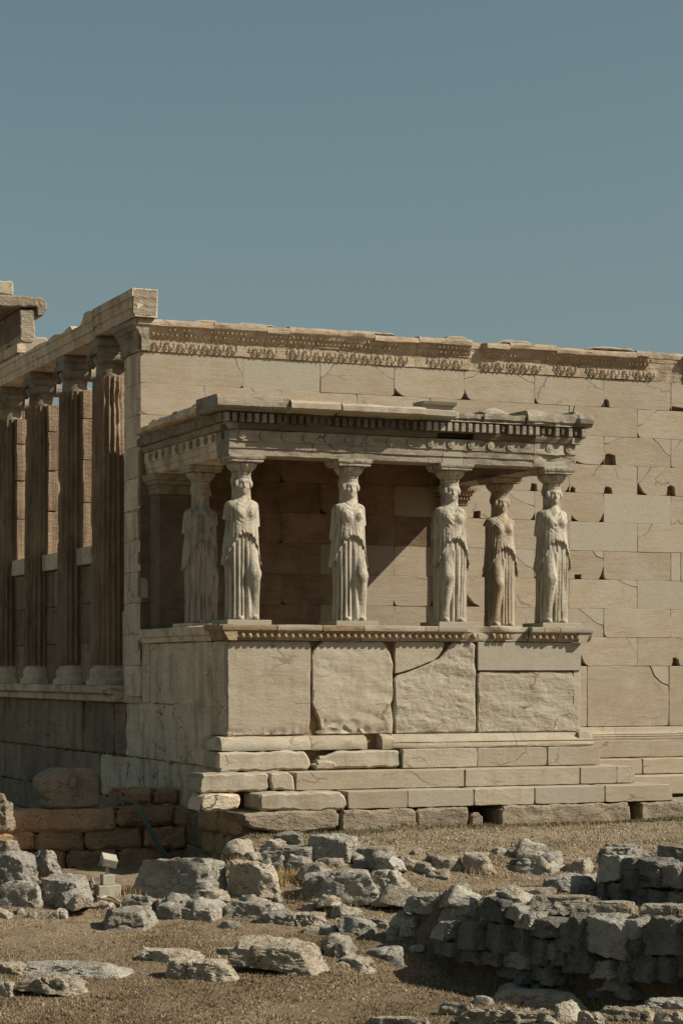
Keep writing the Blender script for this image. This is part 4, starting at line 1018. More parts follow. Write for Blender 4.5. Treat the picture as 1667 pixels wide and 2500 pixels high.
# replaced pale cornice piece with a moulded top
run_x('cornice_block', [(0.20, 6.065), (0.22, 6.07), (0.22, 6.12), (0.27, 6.13), (0.29, 6.17), (0.0, 6.18)], 2.98, 3.52, 0.09, M['new'], ent, noise=0.001, seed=3)
def cornice_y(y0, y1, out, zb, zt, mat, seed, X, sgn, nz=0.03, ragged=0.03):
    n = max(3, int((y1 - y0) / 0.06)); rows = []; m = MB()
    for i in range(n + 1):
        y = y0 + (y1 - y0) * i / n
        e = fbm(np.array([(y * 3.1, seed * 1.0, 0.3)]), seed, 4)[0]; e2 = fbm(np.array([(y * 4.2, seed * 1.0, 5.3)]), seed + 1, 4)[0]
        oo = out + e * ragged; zz_ = zt + e2 * nz
        prof = [(0.02, 5.905), (0.06, 5.91), (0.08, zb - 0.015), (oo - 0.03, zb), (oo, zb + 0.015), (oo, zb + 0.09), (oo - 0.04, zz_ - 0.01), (oo - 0.1, zz_), (-0.7, zz_ + 0.01), (-0.7, 5.905)]
        dd = fbm(np.array([(y * 9, p[0] * 12, p[1] * 12) for p in prof]), seed + 5, 3) * nz * 0.5
        rows.append([(X + sgn * (p[0] + q), y, p[1] + q * 0.5) for p, q in zip(prof, dd)])
    m.sweep(rows); return m.build('cornice_block', mat, ent, sharp=30)
cornice_y(0.80, 2.0, 0.25, 5.945, 6.10, M['west'], 21, 0.055, -1)
cornice_y(2.01, 3.05, 0.25, 5.945, 6.09, M['west'], 22, 0.055, -1)
cornice_y(3.06, YW - 0.015, 0.20, 5.945, 6.05, M['west'], 23, 0.055, -1)
cornice_y(-0.10, 0.79, 0.235, 5.943, 6.10, M['entab'], 26, 0.055, -1)
cornice_y(0.80, YW - 0.015, 0.14, 5.945, 6.06, M['entab'], 24, XP - 0.055, 1)
MB().box(0.6, XP - 0.6, 0.7, YW - 0.012, 5.94, 6.03).build('roof_slab', M['podium'], ent)
for k, (px, py, w, h) in enumerate(((690, 975, 0.5, 0.05), (900, 985, 0.5, 0.05), (1215, 1005, 0.5, 0.1), (1330, 1018, 0.6, 0.07), (1420, 1012, 0.28, 0.12))):
    x, z = at_y(px, py, 0.0)
    slab('cornice_chunk', [(x - w / 2, 6.03), (x + w / 2, 6.03), (x + w * 0.4, 6.06 + h), (x + w * 0.05, 6.07 + h * 0.7), (x - w * 0.42, 6.06 + h * 0.9)], fy(-0.05 + 0.06 * (k % 3)), 0.5, M['entab'], ent, res=0.06, rough=0.05, jag=0.03, bev=0.03, nscale=8)

# footings under the steps, seen from the west
for z0, z1, x_, yl in ((-0.10, 0.255, -0.10, (-0.75, 0.15, 1.0)), (-0.45, -0.105, -0.04, (-0.7, 0.0, 0.5, 1.0)), (-0.85, -0.455, -0.10, (-0.75, 0.2, 1.0))):
    for a, b in zip(yl[:-1], yl[1:]):
        slab('footing_block', rect(a + 0.01, b - 0.01, z0, z1), fx(x_), 0.5, M['poros'], podium, res=0.06, rough=0.04, jag=0.02, bev=0.04)
for a, b in ((-0.02, 0.62), (0.63, 1.5)):
    slab('footing_block', rect(a, b, -0.75, -0.03), fy(-0.85), 0.5, M['poros'], podium, res=0.06, rough=0.04, jag=0.02, bev=0.04)
# ------------------------------------------------------------------ draped statues: one continuous surface from a distance field
def surface_nets(Fd, xs, ys, zs):
    nx, ny, nz = Fd.shape
    ins = Fd < 0
    c = [(i, j, k) for i in (0, 1) for j in (0, 1) for k in (0, 1)]
    def cut(A, o): return A[o[0]:nx - 1 + o[0], o[1]:ny - 1 + o[1], o[2]:nz - 1 + o[2]]
    cnt = sum(cut(ins, o).astype(np.int8) for o in c)
    act = np.argwhere((cnt > 0) & (cnt < 8))
    idx = -np.ones((nx - 1, ny - 1, nz - 1), np.int64); idx[act[:, 0], act[:, 1], act[:, 2]] = np.arange(len(act))
    acc = np.zeros((len(act), 3)); num = np.zeros(len(act))
    val = {o: Fd[act[:, 0] + o[0], act[:, 1] + o[1], act[:, 2] + o[2]] for o in c}
    for a in range(3):
        for o in c:
            if o[a] == 1: continue
            p = list(o); p[a] = 1; p = tuple(p)
            va, vb = val[o], val[p]; m = (va < 0) != (vb < 0)
            t = np.where(m, va / np.where(m, va - vb, 1), 0)
            for d in range(3):
                acc[:, d] += np.where(m, (t if d == a else o[d]), 0)
            num += m
    loc = act + acc / num[:, None]
    V = np.stack([np.interp(loc[:, 0], np.arange(nx), xs), np.interp(loc[:, 1], np.arange(ny), ys), np.interp(loc[:, 2], np.arange(nz), zs)], 1)
    Q = []
    def faces(e, d):
        sh = [0, 0, 0]; sh[d] = 1
        A = ins[:nx - sh[0], :ny - sh[1], :nz - sh[2]]; B = ins[sh[0]:, sh[1]:, sh[2]:]
        w = np.argwhere(A != B); o1, o2 = [q for q in range(3) if q != d]
        ok = (w[:, o1] > 0) & (w[:, o2] > 0) & (w[:, o1] < Fd.shape[o1] - 1) & (w[:, o2] < Fd.shape[o2] - 1); w = w[ok]
        def g(a, b):
            q = w.copy(); q[:, o1] -= a; q[:, o2] -= b; return idx[q[:, 0], q[:, 1], q[:, 2]]
        q = np.stack([g(1, 1), g(0, 1), g(0, 0), g(1, 0)], 1)
        s = ins[w[:, 0], w[:, 1], w[:, 2]]
        flip = s if d != 1 else ~s
        q[~flip] = q[~flip][:, ::-1]; Q.append(q)
    for d in range(3): faces(None, d)
    return V, np.concatenate(Q)

def smin(a, b, k):
    h = np.clip(0.5 + 0.5 * (b - a) / k, 0, 1); return b * (1 - h) + a * h - k * h * (1 - h)
def smax(a, b, k): return -smin(-a, -b, k)

def kore(seed=0, mirror=False, arm_l=0.18, arm_r=0.30, worn=0.5, knee=1.0, headyaw=0.0):
    xs = np.arange(-0.37, 0.371, 0.0088); ys = np.arange(-0.31, 0.291, 0.0088)
    zs = np.concatenate([np.arange(-0.012, 1.70, 0.0125), np.arange(1.70, 2.16, 0.0075)])
    X, Y, Z = np.meshgrid(xs, ys, zs, indexing='ij'); X = X.astype(np.float32); Y = Y.astype(np.float32); Z = Z.astype(np.float32)
    if mirror: X = -X                        # free leg is at +X before mirroring
    def ell(cx, cy, cz, rx, ry, rz):
        q = np.sqrt(((X - cx) / rx) ** 2 + ((Y - cy) / ry) ** 2 + ((Z - cz) / rz) ** 2); return (q - 1) * min(rx, ry, rz)
    def cap(a, b, ra, rb):
        a = np.array(a); b = np.array(b); d = b - a; L2 = float(d @ d)
        t = np.clip(((X - a[0]) * d[0] + (Y - a[1]) * d[1] + (Z - a[2]) * d[2]) / L2, 0, 1)
        return np.sqrt((X - a[0] - t * d[0]) ** 2 + (Y - a[1] - t * d[1]) ** 2 + (Z - a[2] - t * d[2]) ** 2) - (ra + (rb - ra) * t)
    th = np.arctan2(X, -Y)                   # 0 = front, + = free leg side
    zk = [0, 0.25, 0.6, 0.9, 1.1, 1.24, 1.38, 1.52, 1.62, 1.69, 1.74, 1.78, 1.84, 2.2]
    rxk = [0.255, 0.25, 0.25, 0.258, 0.252, 0.24, 0.230, 0.228, 0.222, 0.19, 0.115, 0.075, 0.06, 0.05]
    ryk = [0.205, 0.195, 0.192, 0.195, 0.19, 0.178, 0.165, 0.168, 0.15, 0.12, 0.09, 0.07, 0.06, 0.05]
    rx = np.interp(Z, zk, rxk); ry = np.interp(Z, zk, ryk)
    # weight shift: the hip of the standing leg is pushed out
    sh = -0.018 * np.exp(-((Z - 1.0) / 0.3) ** 2) + 0.006
    e = 2.35
    body = ((np.abs((X - sh) / rx) ** e + np.abs(Y / ry) ** e) ** (1 / e) - 1) * np.minimum(rx, ry)
    # long folds of the skirt on the standing-leg side
    hemarch = 1.245 - 0.36 * np.clip(np.abs(X + 0.01) / 0.25, 0, 1.1) ** 2.4
    hemarch = np.where(Y > 0.02, np.minimum(hemarch, 0.93), hemarch) + 0.012 * np.sin(th * 23 + seed) + 0.01 * np.sin(th * 41)
    below = sstep(hemarch - Z, -0.005, 0.02)
    ph = th * 8.5 + 0.9 * np.sin(th * 2.3 + seed) + 0.25 * np.sin(Z * 3.0 + th * 3)
    prof = np.abs(np.sin(ph)) ** 0.5
    ph2 = th * 19.0 + 1.2 * np.sin(th * 3.1 + seed) + 0.3 * np.sin(Z * 4 + seed)
    free = np.exp(-((th - 0.72) / 0.62) ** 2)            # where the bent leg presses the cloth smooth
    amp = 0.066 * (1 - 0.93 * free) * (0.75 + 0.25 * np.sin(th * 5.0 + 1.0)) * np.clip(0.5 + Z * 0.0 + (1.3 - Z) * 0.5, 0.5, 1.0)
    body = body + below * (amp * (1 - prof) + 0.011 * (1 - 0.8 * free) * (1 - np.abs(np.sin(ph2)) ** 0.6))
    # bent leg
    k1 = (0.125, -0.165 - 0.022 * knee, 0.66)
    leg = smin(cap((0.095, -0.06, 1.10), k1, 0.105, 0.092), cap(k1, (0.15, -0.10, 0.06), 0.090, 0.072), 0.05)
    leg = leg + 0.004 * (1 - np.abs(np.sin(Z * 9 + X * 30)) ** 0.5) * sstep(Z, 0.75, 1.1)
    body = smin(body, leg, 0.022)
    # cloth hanging off the knee between the legs
    body = smin(body, cap((0.02, -0.18, 1.05), (0.045, -0.185, 0.05), 0.022, 0.03), 0.02)
    # overfold with a puffed lower edge
    up = Z - hemarch
    puff = sstep(up, -0.022, 0.012) * (0.030 * np.exp(-np.clip(up, 0, 9) / 0.16) + 0.007)
    puff = puff * (1 - 0.55 * sstep(np.abs(X), 0.14, 0.24))
    roll = 0.016 * np.exp(-((up - 0.012) / 0.024) ** 2) * (0.7 + 0.5 * np.sin(th * 31 + seed * 2))
    torso = ((np.abs((X - sh) / (rx + 0.002)) ** e + np.abs(Y / (ry + 0.002)) ** e) ** (1 / e) - 1) * np.minimum(rx, ry) - puff - roll
    torso = np.where(up > -0.03, torso, 1.0)
    for sx in (-1, 1): torso = smin(torso, ell(sx * 0.088, -0.125, 1.535, 0.080, 0.085, 0.085), 0.035)
    # side folds of the overfold
    sd = sstep(np.abs(X), 0.115, 0.17) * sstep(Z, 0.85, 0.95) * (1 - sstep(Z, 1.52, 1.66))
    torso = torso + sd * 0.024 * (1 - np.abs(np.sin(th * 13 + 0.7 * np.sin(Z * 5 + seed))) ** 0.6)
    # hanging V folds between the shoulders
    sV = Z - 1.36 - 1.25 * np.sqrt((X + 0.015 * np.sin(seed)) ** 2 + 0.0016) - 0.05 * np.sin(X * 9 + seed)
    vm = sstep(-Y, 0.04, 0.10) * sstep(Z, 1.34, 1.44) * (1 - sstep(np.abs(X), 0.12, 0.19))
    fn = 0.55 + 0.45 * np.sin(X * 17 + Z * 11 + seed)
    torso = torso + vm * 0.019 * fn * (1 - np.abs(np.sin(sV * 40 + 0.8 * np.sin(X * 14 + seed))) ** 0.5)
    # lower chest: near horizontal sagging folds
    sH = Z - 0.55 * X * X * 8 * 0.35 + 0.08 * X
    hm = sstep(-Y, 0.03, 0.09) * sstep(Z, 1.24, 1.29) * (1 - sstep(Z, 1.40, 1.47))
    torso = torso + hm * 0.005 * (0.5 + 0.5 * np.sin(X * 21 + seed * 2)) * (1 - np.abs(np.sin(sH * 45 + 2.0 * np.sin(X * 9 + seed))) ** 0.6)
    # slit of bare chest at the neckline
    neckv = smax(-(sV - 0.205), -(0.10 - np.abs(X)), 0.02)
    body = smin(body, torso, 0.006)
    body = np.where((Z > 1.62) & (sV > 0.20) & (Y < -0.04), body + 0.008, body)
    # shoulders and broken arms
    for sx, ln in ((-1, arm_l), (1, arm_r)):
        body = smin(body, ell(sx * 0.165, 0.0, 1.650, 0.075, 0.085, 0.07), 0.05)
        if ln > 0.02:
            arm = cap((sx * 0.195, 0.01, 1.640), (sx * (0.222 + 0.03 * ln), 0.03, 1.640 - ln), 0.066, 0.060)
            cutp = (1.645 - ln) - Z + 0.25 * (np.abs(X) - 0.25) - 0.0
            body = smin(body, smax(arm, cutp, 0.006), 0.012)
    # cloak falling behind
    cl = cap((0, 0.10, 1.60), (0, 0.13, 0.10), 0.15, 0.16) + 0.02 * (1 - np.abs(np.sin(X * 42 + seed)) ** 0.6)
    body = smin(body, cl, 0.03)
    # feet
    body = smin(body, ell(-0.09, -0.195, 0.02, 0.05, 0.065, 0.042), 0.015); body = smin(body, ell(0.15, -0.185, 0.02, 0.05, 0.07, 0.045), 0.015)
    # neck and head
    hz = 1.948; HS = 1.12
    cy_, sy_ = math.cos(headyaw), math.sin(headyaw)
    Xo, Yo = X, Y
    body = smin(body, cap((0, 0.0, 1.70), (0, -0.012, 1.90), 0.082, 0.07), 0.04)
    Zo = Z; X = (Xo * cy_ + Yo * sy_) / HS; Y = (-Xo * sy_ + Yo * cy_) / HS; Z = hz + (Zo - hz) / HS
    head = ell(0, -0.005, hz + 0.015, 0.095, 0.112, 0.128)
    head = smin(head, ell(0, -0.05, hz - 0.055, 0.074, 0.068, 0.075), 0.035)
    head = smin(head, ell(0, -0.088, hz - 0.098, 0.026, 0.026, 0.024), 0.02)               # chin
    head = smin(head, ell(0, -0.095, hz + 0.045, 0.055, 0.02, 0.026), 0.02)                 # brow
    for sx in (-1, 1): head = smax(head, -ell(sx * 0.036, -0.122, hz + 0.012, 0.026, 0.024, 0.014), 0.012)
    for sx in (-1, 1): head = smin(head, ell(sx * 0.036, -0.097, hz + 0.010, 0.019, 0.015, 0.010), 0.005)
    for sx in (-1, 1): head = smin(head, ell(sx * 0.044, -0.075, hz - 0.035, 0.03, 0.03, 0.03), 0.02)
    head = smin(head, cap((0, -0.108, hz + 0.03), (0, -0.127, hz - 0.026), 0.010, 0.014), 0.012)
    head = smax(head, -ell(0, -0.128, hz - 0.064, 0.024, 0.010, 0.0035), 0.004)             # mouth line
    head = smin(head, ell(0, -0.112, hz - 0.057, 0.022, 0.010, 0.006), 0.004); head = smin(head, ell(0, -0.110, hz - 0.072, 0.019, 0.010, 0.007), 0.004)
    # hair: thick rolled mass framing the face
    hair = ell(0, 0.022, hz + 0.05, 0.138, 0.13, 0.115)
    face = smax(np.abs(X) - 0.068 + 0.25 * np.clip(Z - hz - 0.03, 0, 1), Z - (hz + 0.078 - 3.0 * X * X), 0.02)
    face = smax(face, Y + 0.035, 0.02)
    hair = smax(hair, -face, 0.012)
    ha = np.arctan2(X, Z - hz + 0.02)
    hair = hair + 0.006 * (1 - np.abs(np.sin(ha * 13 + 6 * Y)) ** 0.6)
    for sx in (-1, 1): hair = smin(hair, ell(sx * 0.094, -0.042, hz + 0.01, 0.042, 0.05, 0.06), 0.015)
    head = smin(head, hair, 0.008)
    X, Y, Z = Xo, Yo, Zo
    body = smin(body, head, 0.02)
    # braid down the back and tresses on the shoulders
    body = smin(body, cap((0, 0.10, 2.0), (0, 0.15, 1.45), 0.085, 0.055) + 0.008 * np.abs(np.sin(Z * 60 + X * 30)), 0.03)
    for sx in (-1, 1):
        body = smin(body, cap((sx * 0.095, 0.02, 1.95), (sx * 0.11, 0.01, 1.72), 0.042, 0.038), 0.02)
        body = smin(body, cap((sx * 0.10, -0.01, 1.76), (sx * 0.115, -0.115, 1.635), 0.026, 0.018) + 0.003 * np.sin(Z * 120), 0.015)
    # cushion on top of the head
    cu = smax(np.sqrt(X * X + (Y - 0.01) ** 2) - 0.135, np.abs(Z - 2.09) - 0.035, 0.02)
    body = smin(body, cu, 0.03)
    # erosion
    G = np.stack([X.ravel()[::1], Y.ravel(), Z.ravel()], 1)
    near = np.abs(body) < 0.03
    nb = np.zeros_like(body); pn = np.stack([X[near], Y[near], Z[near]], 1)
    er = fbm(pn * 9, seed + 2, 3) * 0.004 * worn + np.clip(fbm(pn * 3.2, seed + 9, 3) - 0.3, 0, 1) * 0.04 * worn
    nb[near] = er; body = body + nb
    body = np.maximum(body, -Z)                 # flat underside
    if mirror:
        body = body[:, :, :]
    V, Q = surface_nets(body, xs, ys, zs)
    return V, Q

def kore_mesh(mat, **kw):
    V, Q = kore(**kw)
    me = bpy.data.meshes.new('body'); me.from_pydata(V.tolist(), [], Q.tolist())
    me.polygons.foreach_set('use_smooth', [True] * len(me.polygons)); me.materials.append(mat); me.update()
    return me
def echinus_mesh(mat, worn, seed):
    m = MB()
    prof = [(0.128, 2.085), (0.142, 2.10), (0.142, 2.118), (0.132, 2.125), (0.15, 2.14), (0.185, 2.17), (0.212, 2.205), (0.225, 2.235), (0.218, 2.255), (0.20, 2.262)]
    def fn(r, z, a):
        t = min(1, max(0, (z - 2.13) / 0.04)) * min(1, max(0, (2.26 - z) / 0.015))
        g = abs(math.sin(a * 9)) ** 0.5
        return r - t * 0.03 * (1 - g) * (1 - 0.75 * worn)
    m.lathe(prof, 108, fn=fn)
    me = m.mesh('echinus', mat, sharp=50)
    V = np.array([v.co[:] for v in me.vertices]); d = fbm(V * 7, seed, 3) * 0.006 + np.clip(fbm(V * 4, seed + 3, 3) - 0.2, 0, 1) * 0.06 * worn
    for v, q in zip(me.vertices, d): v.co.x *= 1 - q / 0.2 * 0.8; v.co.y *= 1 - q / 0.2 * 0.8
    return me
def abacus_mesh(mat, seed):
    m = MB(); prof = [(0.245, 2.263), (0.25, 2.27), (0.25, 2.30), (0.262, 2.305), (0.275, 2.33), (0.275, 2.355), (0.25, 2.357)]
    rows = []
    for o, z in prof:
        r = []
        for (sx, sy), (ex, ey) in (((-1, -1), (1, -1)), ((1, -1), (1, 1)), ((1, 1), (-1, 1)), ((-1, 1), (-1, -1))):
            for k in range(8):
                t = k / 8; r.append((o * (sx + (ex - sx) * t), o * (sy + (ey - sy) * t), z))
        d = fbm(np.array([(p[0] * 8, p[1] * 8, p[2] * 20) for p in r]), seed, 3) * 0.008
        rows.append([(p[0] * (1 - abs(q) * 3), p[1] * (1 - abs(q) * 3), p[2] + q * 0.4) for p, q in zip(r, d)])
    m.sweep(rows); return m.mesh('abacus', mat, sharp=35)
KZ = 2.940
KORAI = [  # x, y, keywords, material, plinth, label
    (0.335, 0.335, dict(seed=1, mirror=False, arm_l=0.20, arm_r=0.30, worn=0.6), 'statue', True, 'leftmost front statue of a draped woman, standing on the near corner of the podium'),
    (2.01, 0.335, dict(seed=2, mirror=False, arm_l=0.46, arm_r=0.24, worn=0.4), 'statue', True, 'second front statue of a draped woman, alone against the dark interior of the porch'),
    (3.655, 0.335, dict(seed=3, mirror=True, arm_l=0.10, arm_r=0.40, worn=0.5), 'statue', True, 'third front statue of a draped woman, beside the sunlit patch of back wall'),
    (5.385, 0.335, dict(seed=4, mirror=True, arm_l=0.12, arm_r=0.32, worn=0.7), 'statue', True, 'rightmost statue of a draped woman, on the right front corner of the podium'),
    (0.30, 2.03, dict(seed=5, mirror=False, arm_l=0.30, arm_r=0.16, worn=0.3), 'statue', False, 'shaded rear statue of a draped woman at the left, next to the wall pier'),
    (5.375, 2.07, dict(seed=6, mirror=True, arm_l=0.05, arm_r=0.05, worn=0.9), 'statue_brown', False, 'brownish worn rear statue of a draped woman between the two right front statues'),
]
for i, (x, y, kw, mt, plinth, lab) in enumerate(KORAI):
    t = empty('statue', (x, y, 2.866)); tag(t, lab, 'statue', 'draped women carrying the porch roof')
    z0 = KZ if plinth else 2.925
    def part(nm, me_, z=z0):
        o = bpy.data.objects.new(nm, me_); COL.objects.link(o); o.parent = t; o.location = (0, 0, z - 2.866); return o
    part('body', kore_mesh(M[mt], **kw))
    s = (5.298 - z0) / 2.357
    e_ = part('echinus', echinus_mesh(M[mt], 0.5 if i in (1, 2, 5) else 1.0, i * 3)); a_ = part('abacus', abacus_mesh(M[mt], i))
    for o in t.children: o.scale = (1, 1, s)
    pm = MB().box(-0.335, 0.335, -0.335, 0.335, 0.0, (z0 - 2.866) - 0.001, 0.006).mesh('plinth', M['new'] if plinth else M['west'])
    o = bpy.data.objects.new('plinth', pm); COL.objects.link(o); o.parent = t
# ------------------------------------------------------------------ rubble
_ico = {}
def ico(sub):
    if sub not in _ico:
        bm = bmesh.new(); bmesh.ops.create_icosphere(bm, subdivisions=sub, radius=1.0)
        V = np.array([v.co[:] for v in bm.verts]); Fc = [tuple(v.index for v in f.verts) for f in bm.faces]; bm.free(); _ico[sub] = (V, Fc)
    return _ico[sub]
def rock_mesh(w, d, h, seed, mat, sub=4, boxy=5.0, cuts=7, rough=0.05, flat_top=False, name='stone', tiltk=1.0):
    """an angular weathered stone w x d x h metres, base at z = 0"""
    V, Fc = ico(sub); rs = np.random.RandomState(seed)
    D = V / np.linalg.norm(V, axis=1, keepdims=True)
    r = np.full(len(D), 9.0)
    tilt = (0.10 + 0.5 / boxy) * tiltk
    for k in range(6):                                   # six faces of a tilted, uneven block
        n = np.zeros(3); n[k // 2] = 1 if k % 2 else -1
        n = n + rs.normal(size=3) * tilt * (0.35 if (flat_top and k == 5) else 1.0)
        if k < 4: n[2] = abs(n[2]) + 0.03
        n /= np.linalg.norm(n)
        c = D @ n; o = rs.uniform(0.86, 1.0)
        r = np.where(c > 1e-3, np.minimum(r, o / np.maximum(c, 1e-3)), r)
    for k in range(cuts + 4):                            # broken corners and edges
        n = rs.normal(size=3); n[2] = abs(n[2]) * (0.45 if flat_top else 0.9); n /= np.linalg.norm(n)
        o = rs.uniform(0.92, 1.24) + (boxy - 5) * 0.06
        c = D @ n
        r = np.where(c > 1e-3, np.minimum(r, o / np.maximum(c, 1e-3)), r)
    if not flat_top and boxy < 8 and tiltk > 0.9:          # one big slanting break across the top
        a_ = rs.uniform(0, 6.28); n = np.array((0.6 * math.cos(a_), 0.6 * math.sin(a_), 0.8)); c = D @ n; o = rs.uniform(0.72, 0.98)
        r = np.where(c > 1e-3, np.minimum(r, o / np.maximum(c, 1e-3)), r)
    P = D * r[:, None]
    P = P - (P.max(0) + P.min(0)) / 2; sc = np.array((w, d, h)) / np.ptp(P, axis=0)
    # relief in metres so that big and small stones are equally rough
    Q = P * sc
    amp = rough * min(1.0, max(w, h) / 0.5)
    f1 = fbm(Q * 3.0 + seed, seed, 3); f2 = fbm(Q * 16.0 + seed, seed + 5, 3); rid = np.abs(fbm(Q * np.array((6.0, 6.0, 9.0)) + seed, seed + 8, 4))
    bed = fbm(Q * np.array((1.5, 1.5, 7.0)) + seed, seed + 21, 3)
    crk = np.exp(-(np.abs(fbm(Q * 3.2 + seed * 1.3, seed + 33, 3)) / 0.035) ** 2)
    pit = np.clip(fbm(Q * 11.0 + seed, seed + 41, 3) - 0.08, 0, 1); patch = sstep(fbm(Q * 2.3 + seed, seed + 51, 2), -0.25, 0.25)
    disp = amp * (0.45 * f1 + (0.4 + 0.5 * patch) * f2 - 0.75 * rid + 0.5 * np.round(bed * 3) / 3 - 0.6 * crk - 1.0 * pit * patch)
    if flat_top: disp *= np.where(D[:, 2] > 0.75, 0.45, 1.0)
    Q = Q + D * disp[:, None]
    Q[:, 2] += h / 2
    Q[:, 2] = np.maximum(Q[:, 2], -0.06)
    me = bpy.data.meshes.new(name); me.from_pydata(Q.tolist(), [], Fc)
    me.polygons.foreach_set('use_smooth', [True] * len(me.polygons)); me.set_sharp_from_angle(angle=R(36)); me.materials.append(mat); me.update()
    return me
def ZF(a, b, c, d_): return (a / 2.613, 2000 + b / 2.613, c / 2.613, 2000 + d_ / 2.613)
def ZG(a, b, c, d_): return (550 + a / 2.613, 2000 + b / 2.613, 550 + c / 2.613, 2000 + d_ / 2.613)
def ZH(a, b, c, d_): return (1067 + a / 2.613, 2000 + b / 2.613, 1067 + c / 2.613, 2000 + d_ / 2.613)
PLACED = []
def put(box, label, mat='rock', dr=0.8, rot=0.0, seed=None, lift=0.0, boxy=6.5, cuts=6, rough=0.045, flat=False, sub=None, group='loose stones in front of the porch', name='stone', cat='stone', back=0.0):
    x0, y0, x1, y1 = box
    X, Y, g, D = hit_ground((x0 + x1) / 2, y1 + max(lift, 0) * 185)
    ppm = F_PX / D
    w = (x1 - x0) / ppm; d_ = max(0.12, w * dr)
    slope = (CZ - g) / D
    h = 1.0 * max(0.08, (y1 - y0) / ppm - slope * d_ * 0.7)
    # move back so that the front foot is on the picked point
    fx_, fy_ = ray((x0 + x1) / 2); X += fx_ * d_ * 0.45 + fx_ * back; Y += fy_ * d_ * 0.45 + fy_ * back
    sd = seed if seed is not None else int(x0 * 7 + y0 * 13)
    me_ = rock_mesh(w * 1.12, d_ * 1.1, h * 0.93 + 0.12, sd, M[mat], sub or (4 if (x1 - x0) < 105 else 5), boxy, cuts, rough, flat, name)
    o = obj(name, me_); o.location = (X, Y, g - 0.11 + lift); o.rotation_euler = (0, 0, -YAW + R(-17 + rot))
    tag(o, label, cat, group)
    PLACED.append((X, Y, max(w, d_) / 2))
    return o

# --- rear left: stack of big stones at the picture's left edge
put(ZF(-70, 205, 245, 420), 'large pale cracked stone on top of the pile at the left edge', lift=0.27, seed=11, rot=12, back=0.25)
put(ZF(200, 205, 388, 400), 'sloping pale stone behind the pile at the left edge', lift=0.22, seed=12, rot=-15, back=0.5)
put(ZF(25, 385, 290, 575), 'dark fronted stone at the bottom of the left pile', seed=13, boxy=9)
put(ZF(285, 335, 598, 560), 'big square rough stone at the right of the left pile, beside the floodlight', seed=14, boxy=9, cuts=3)
put(ZF(-60, 450, 42, 555), 'small stone cut by the left edge, low in the pile', seed=15)
put(ZF(-40, 560, 92, 642), 'pale low stone under the left pile, at the edge', 'rock_warm', seed=16)
put(ZF(163, 598, 236, 637), 'small rounded white stone lying under the left pile', 'rock_warm', seed=17)
put(ZF(318, 568, 442, 642), 'low pale stone at the foot of the big square stone', 'rock_warm', seed=18)
put(ZF(-40, 140, 133, 250), 'smooth cream boulder behind the left pile', 'rock_warm', seed=19, lift=0.34, boxy=3, back=0.8)
put(ZF(595, 522, 772, 585), 'flat low stone right below the floodlight base', 'rock_warm', seed=20)
put(ZF(788, 468, 1003, 575), 'pale stone between the floodlight and the big slab', 'rock', seed=21)
put(ZF(645, 545, 997, 698), 'rough block with a dark left end alone on the dry grass', 'rock', seed=22, boxy=8, cuts=3, rot=14)
put(ZF(850, 203, 1425, 505), 'largest long stone with a pale weathered top and dark front', 'rock', seed=23, boxy=9, cuts=4, rot=6, dr=0.5)
put(ZG(-20, 245, 402, 505), 'big wedge stone sloping down to the right, coarse pitted face', 'rock_warm', seed=24, boxy=8, cuts=5, rot=-10, dr=0.7)
put(ZF(995, 528, 1180, 642), 'small dark stone between the grass and the long stone', 'rock', seed=25)
put(ZF(1110, 510, 1418, 652), 'low grey stone under the shadow of the long stone', 'rock', seed=26, cuts=8)
put(ZG(0, 495, 385, 642), 'grey stone with a dark hollow at its left, below the wedge stone', 'rock', seed=27, cuts=8)
# --- middle heap climbing to the foundation
put(ZG(315, 72, 548, 200), 'grey block under the foundation, left of the tall pale block', 'rock', seed=31, boxy=9, cuts=4)
put(ZG(545, 78, 862, 270), 'tall pale squared block nearest the foundation course', 'rock', seed=32, boxy=10, cuts=4, rot=-14)
put(ZG(200, 163, 588, 275), 'broad flat grey stone lying in the middle heap', 'rock', seed=33, flat=True)
put(ZG(368, 213, 543, 352), 'small upright grey stone in the middle heap', 'rock', seed=34, boxy=6)
put(ZG(222, 213, 395, 348), 'narrow tilted stone at the left of the middle heap', 'rock_warm', seed=35)
put(ZG(25, 203, 178, 268), 'low grey stone behind the wedge stone', 'rock', seed=36)
put(ZG(582, 248, 778, 318), 'flat pale stone in front of the tall squared block', 'rock_warm', seed=37, flat=True)
put(ZG(838, 168, 1078, 285), 'grey stone with a sloping top, right of the tall squared block', 'rock', seed=38)
put(ZG(998, 228, 1112, 322), 'small rough stone wedged below the sloping grey stone', 'rock_warm', seed=39)
put(ZG(1103, 238, 1262, 328), 'small brown stone in the row along the gravel', 'rock_warm', seed=40)
put(ZG(1318, 218, 1523, 335), 'pinkish squared stone in the row along the gravel', 'rock_warm', seed=41, boxy=6)
put(ZG(1300, 318, 1440, 385), 'small pale wedge in front of the row along the gravel', 'rock_warm', seed=42)
put(ZG(488, 298, 1014, 548), 'large dark grey boulder with a peaked top in the middle of the heap', 'rock', seed=43, boxy=4, cuts=9, dr=0.6)
put(ZG(925, 303, 1203, 495), 'squarish stone leaning on the right of the dark grey boulder', 'rock', seed=44, boxy=9, cuts=3, lift=0.03)
put(ZG(1168, 473, 1423, 583), 'flat low slab with a dark edge on the grass, right of the boulder', 'rock', seed=45, flat=True, boxy=7)
put(ZG(188, 573, 433, 678), 'dark low stone at the left of the lower row', 'rock', seed=46)
put(ZG(378, 588, 678, 700), 'brown flat topped stone in the lower row', 'rock_warm', seed=47, flat=True)
put(ZG(488, 648, 673, 735), 'small wedge stone at the front of the lower row', 'rock_warm', seed=48)
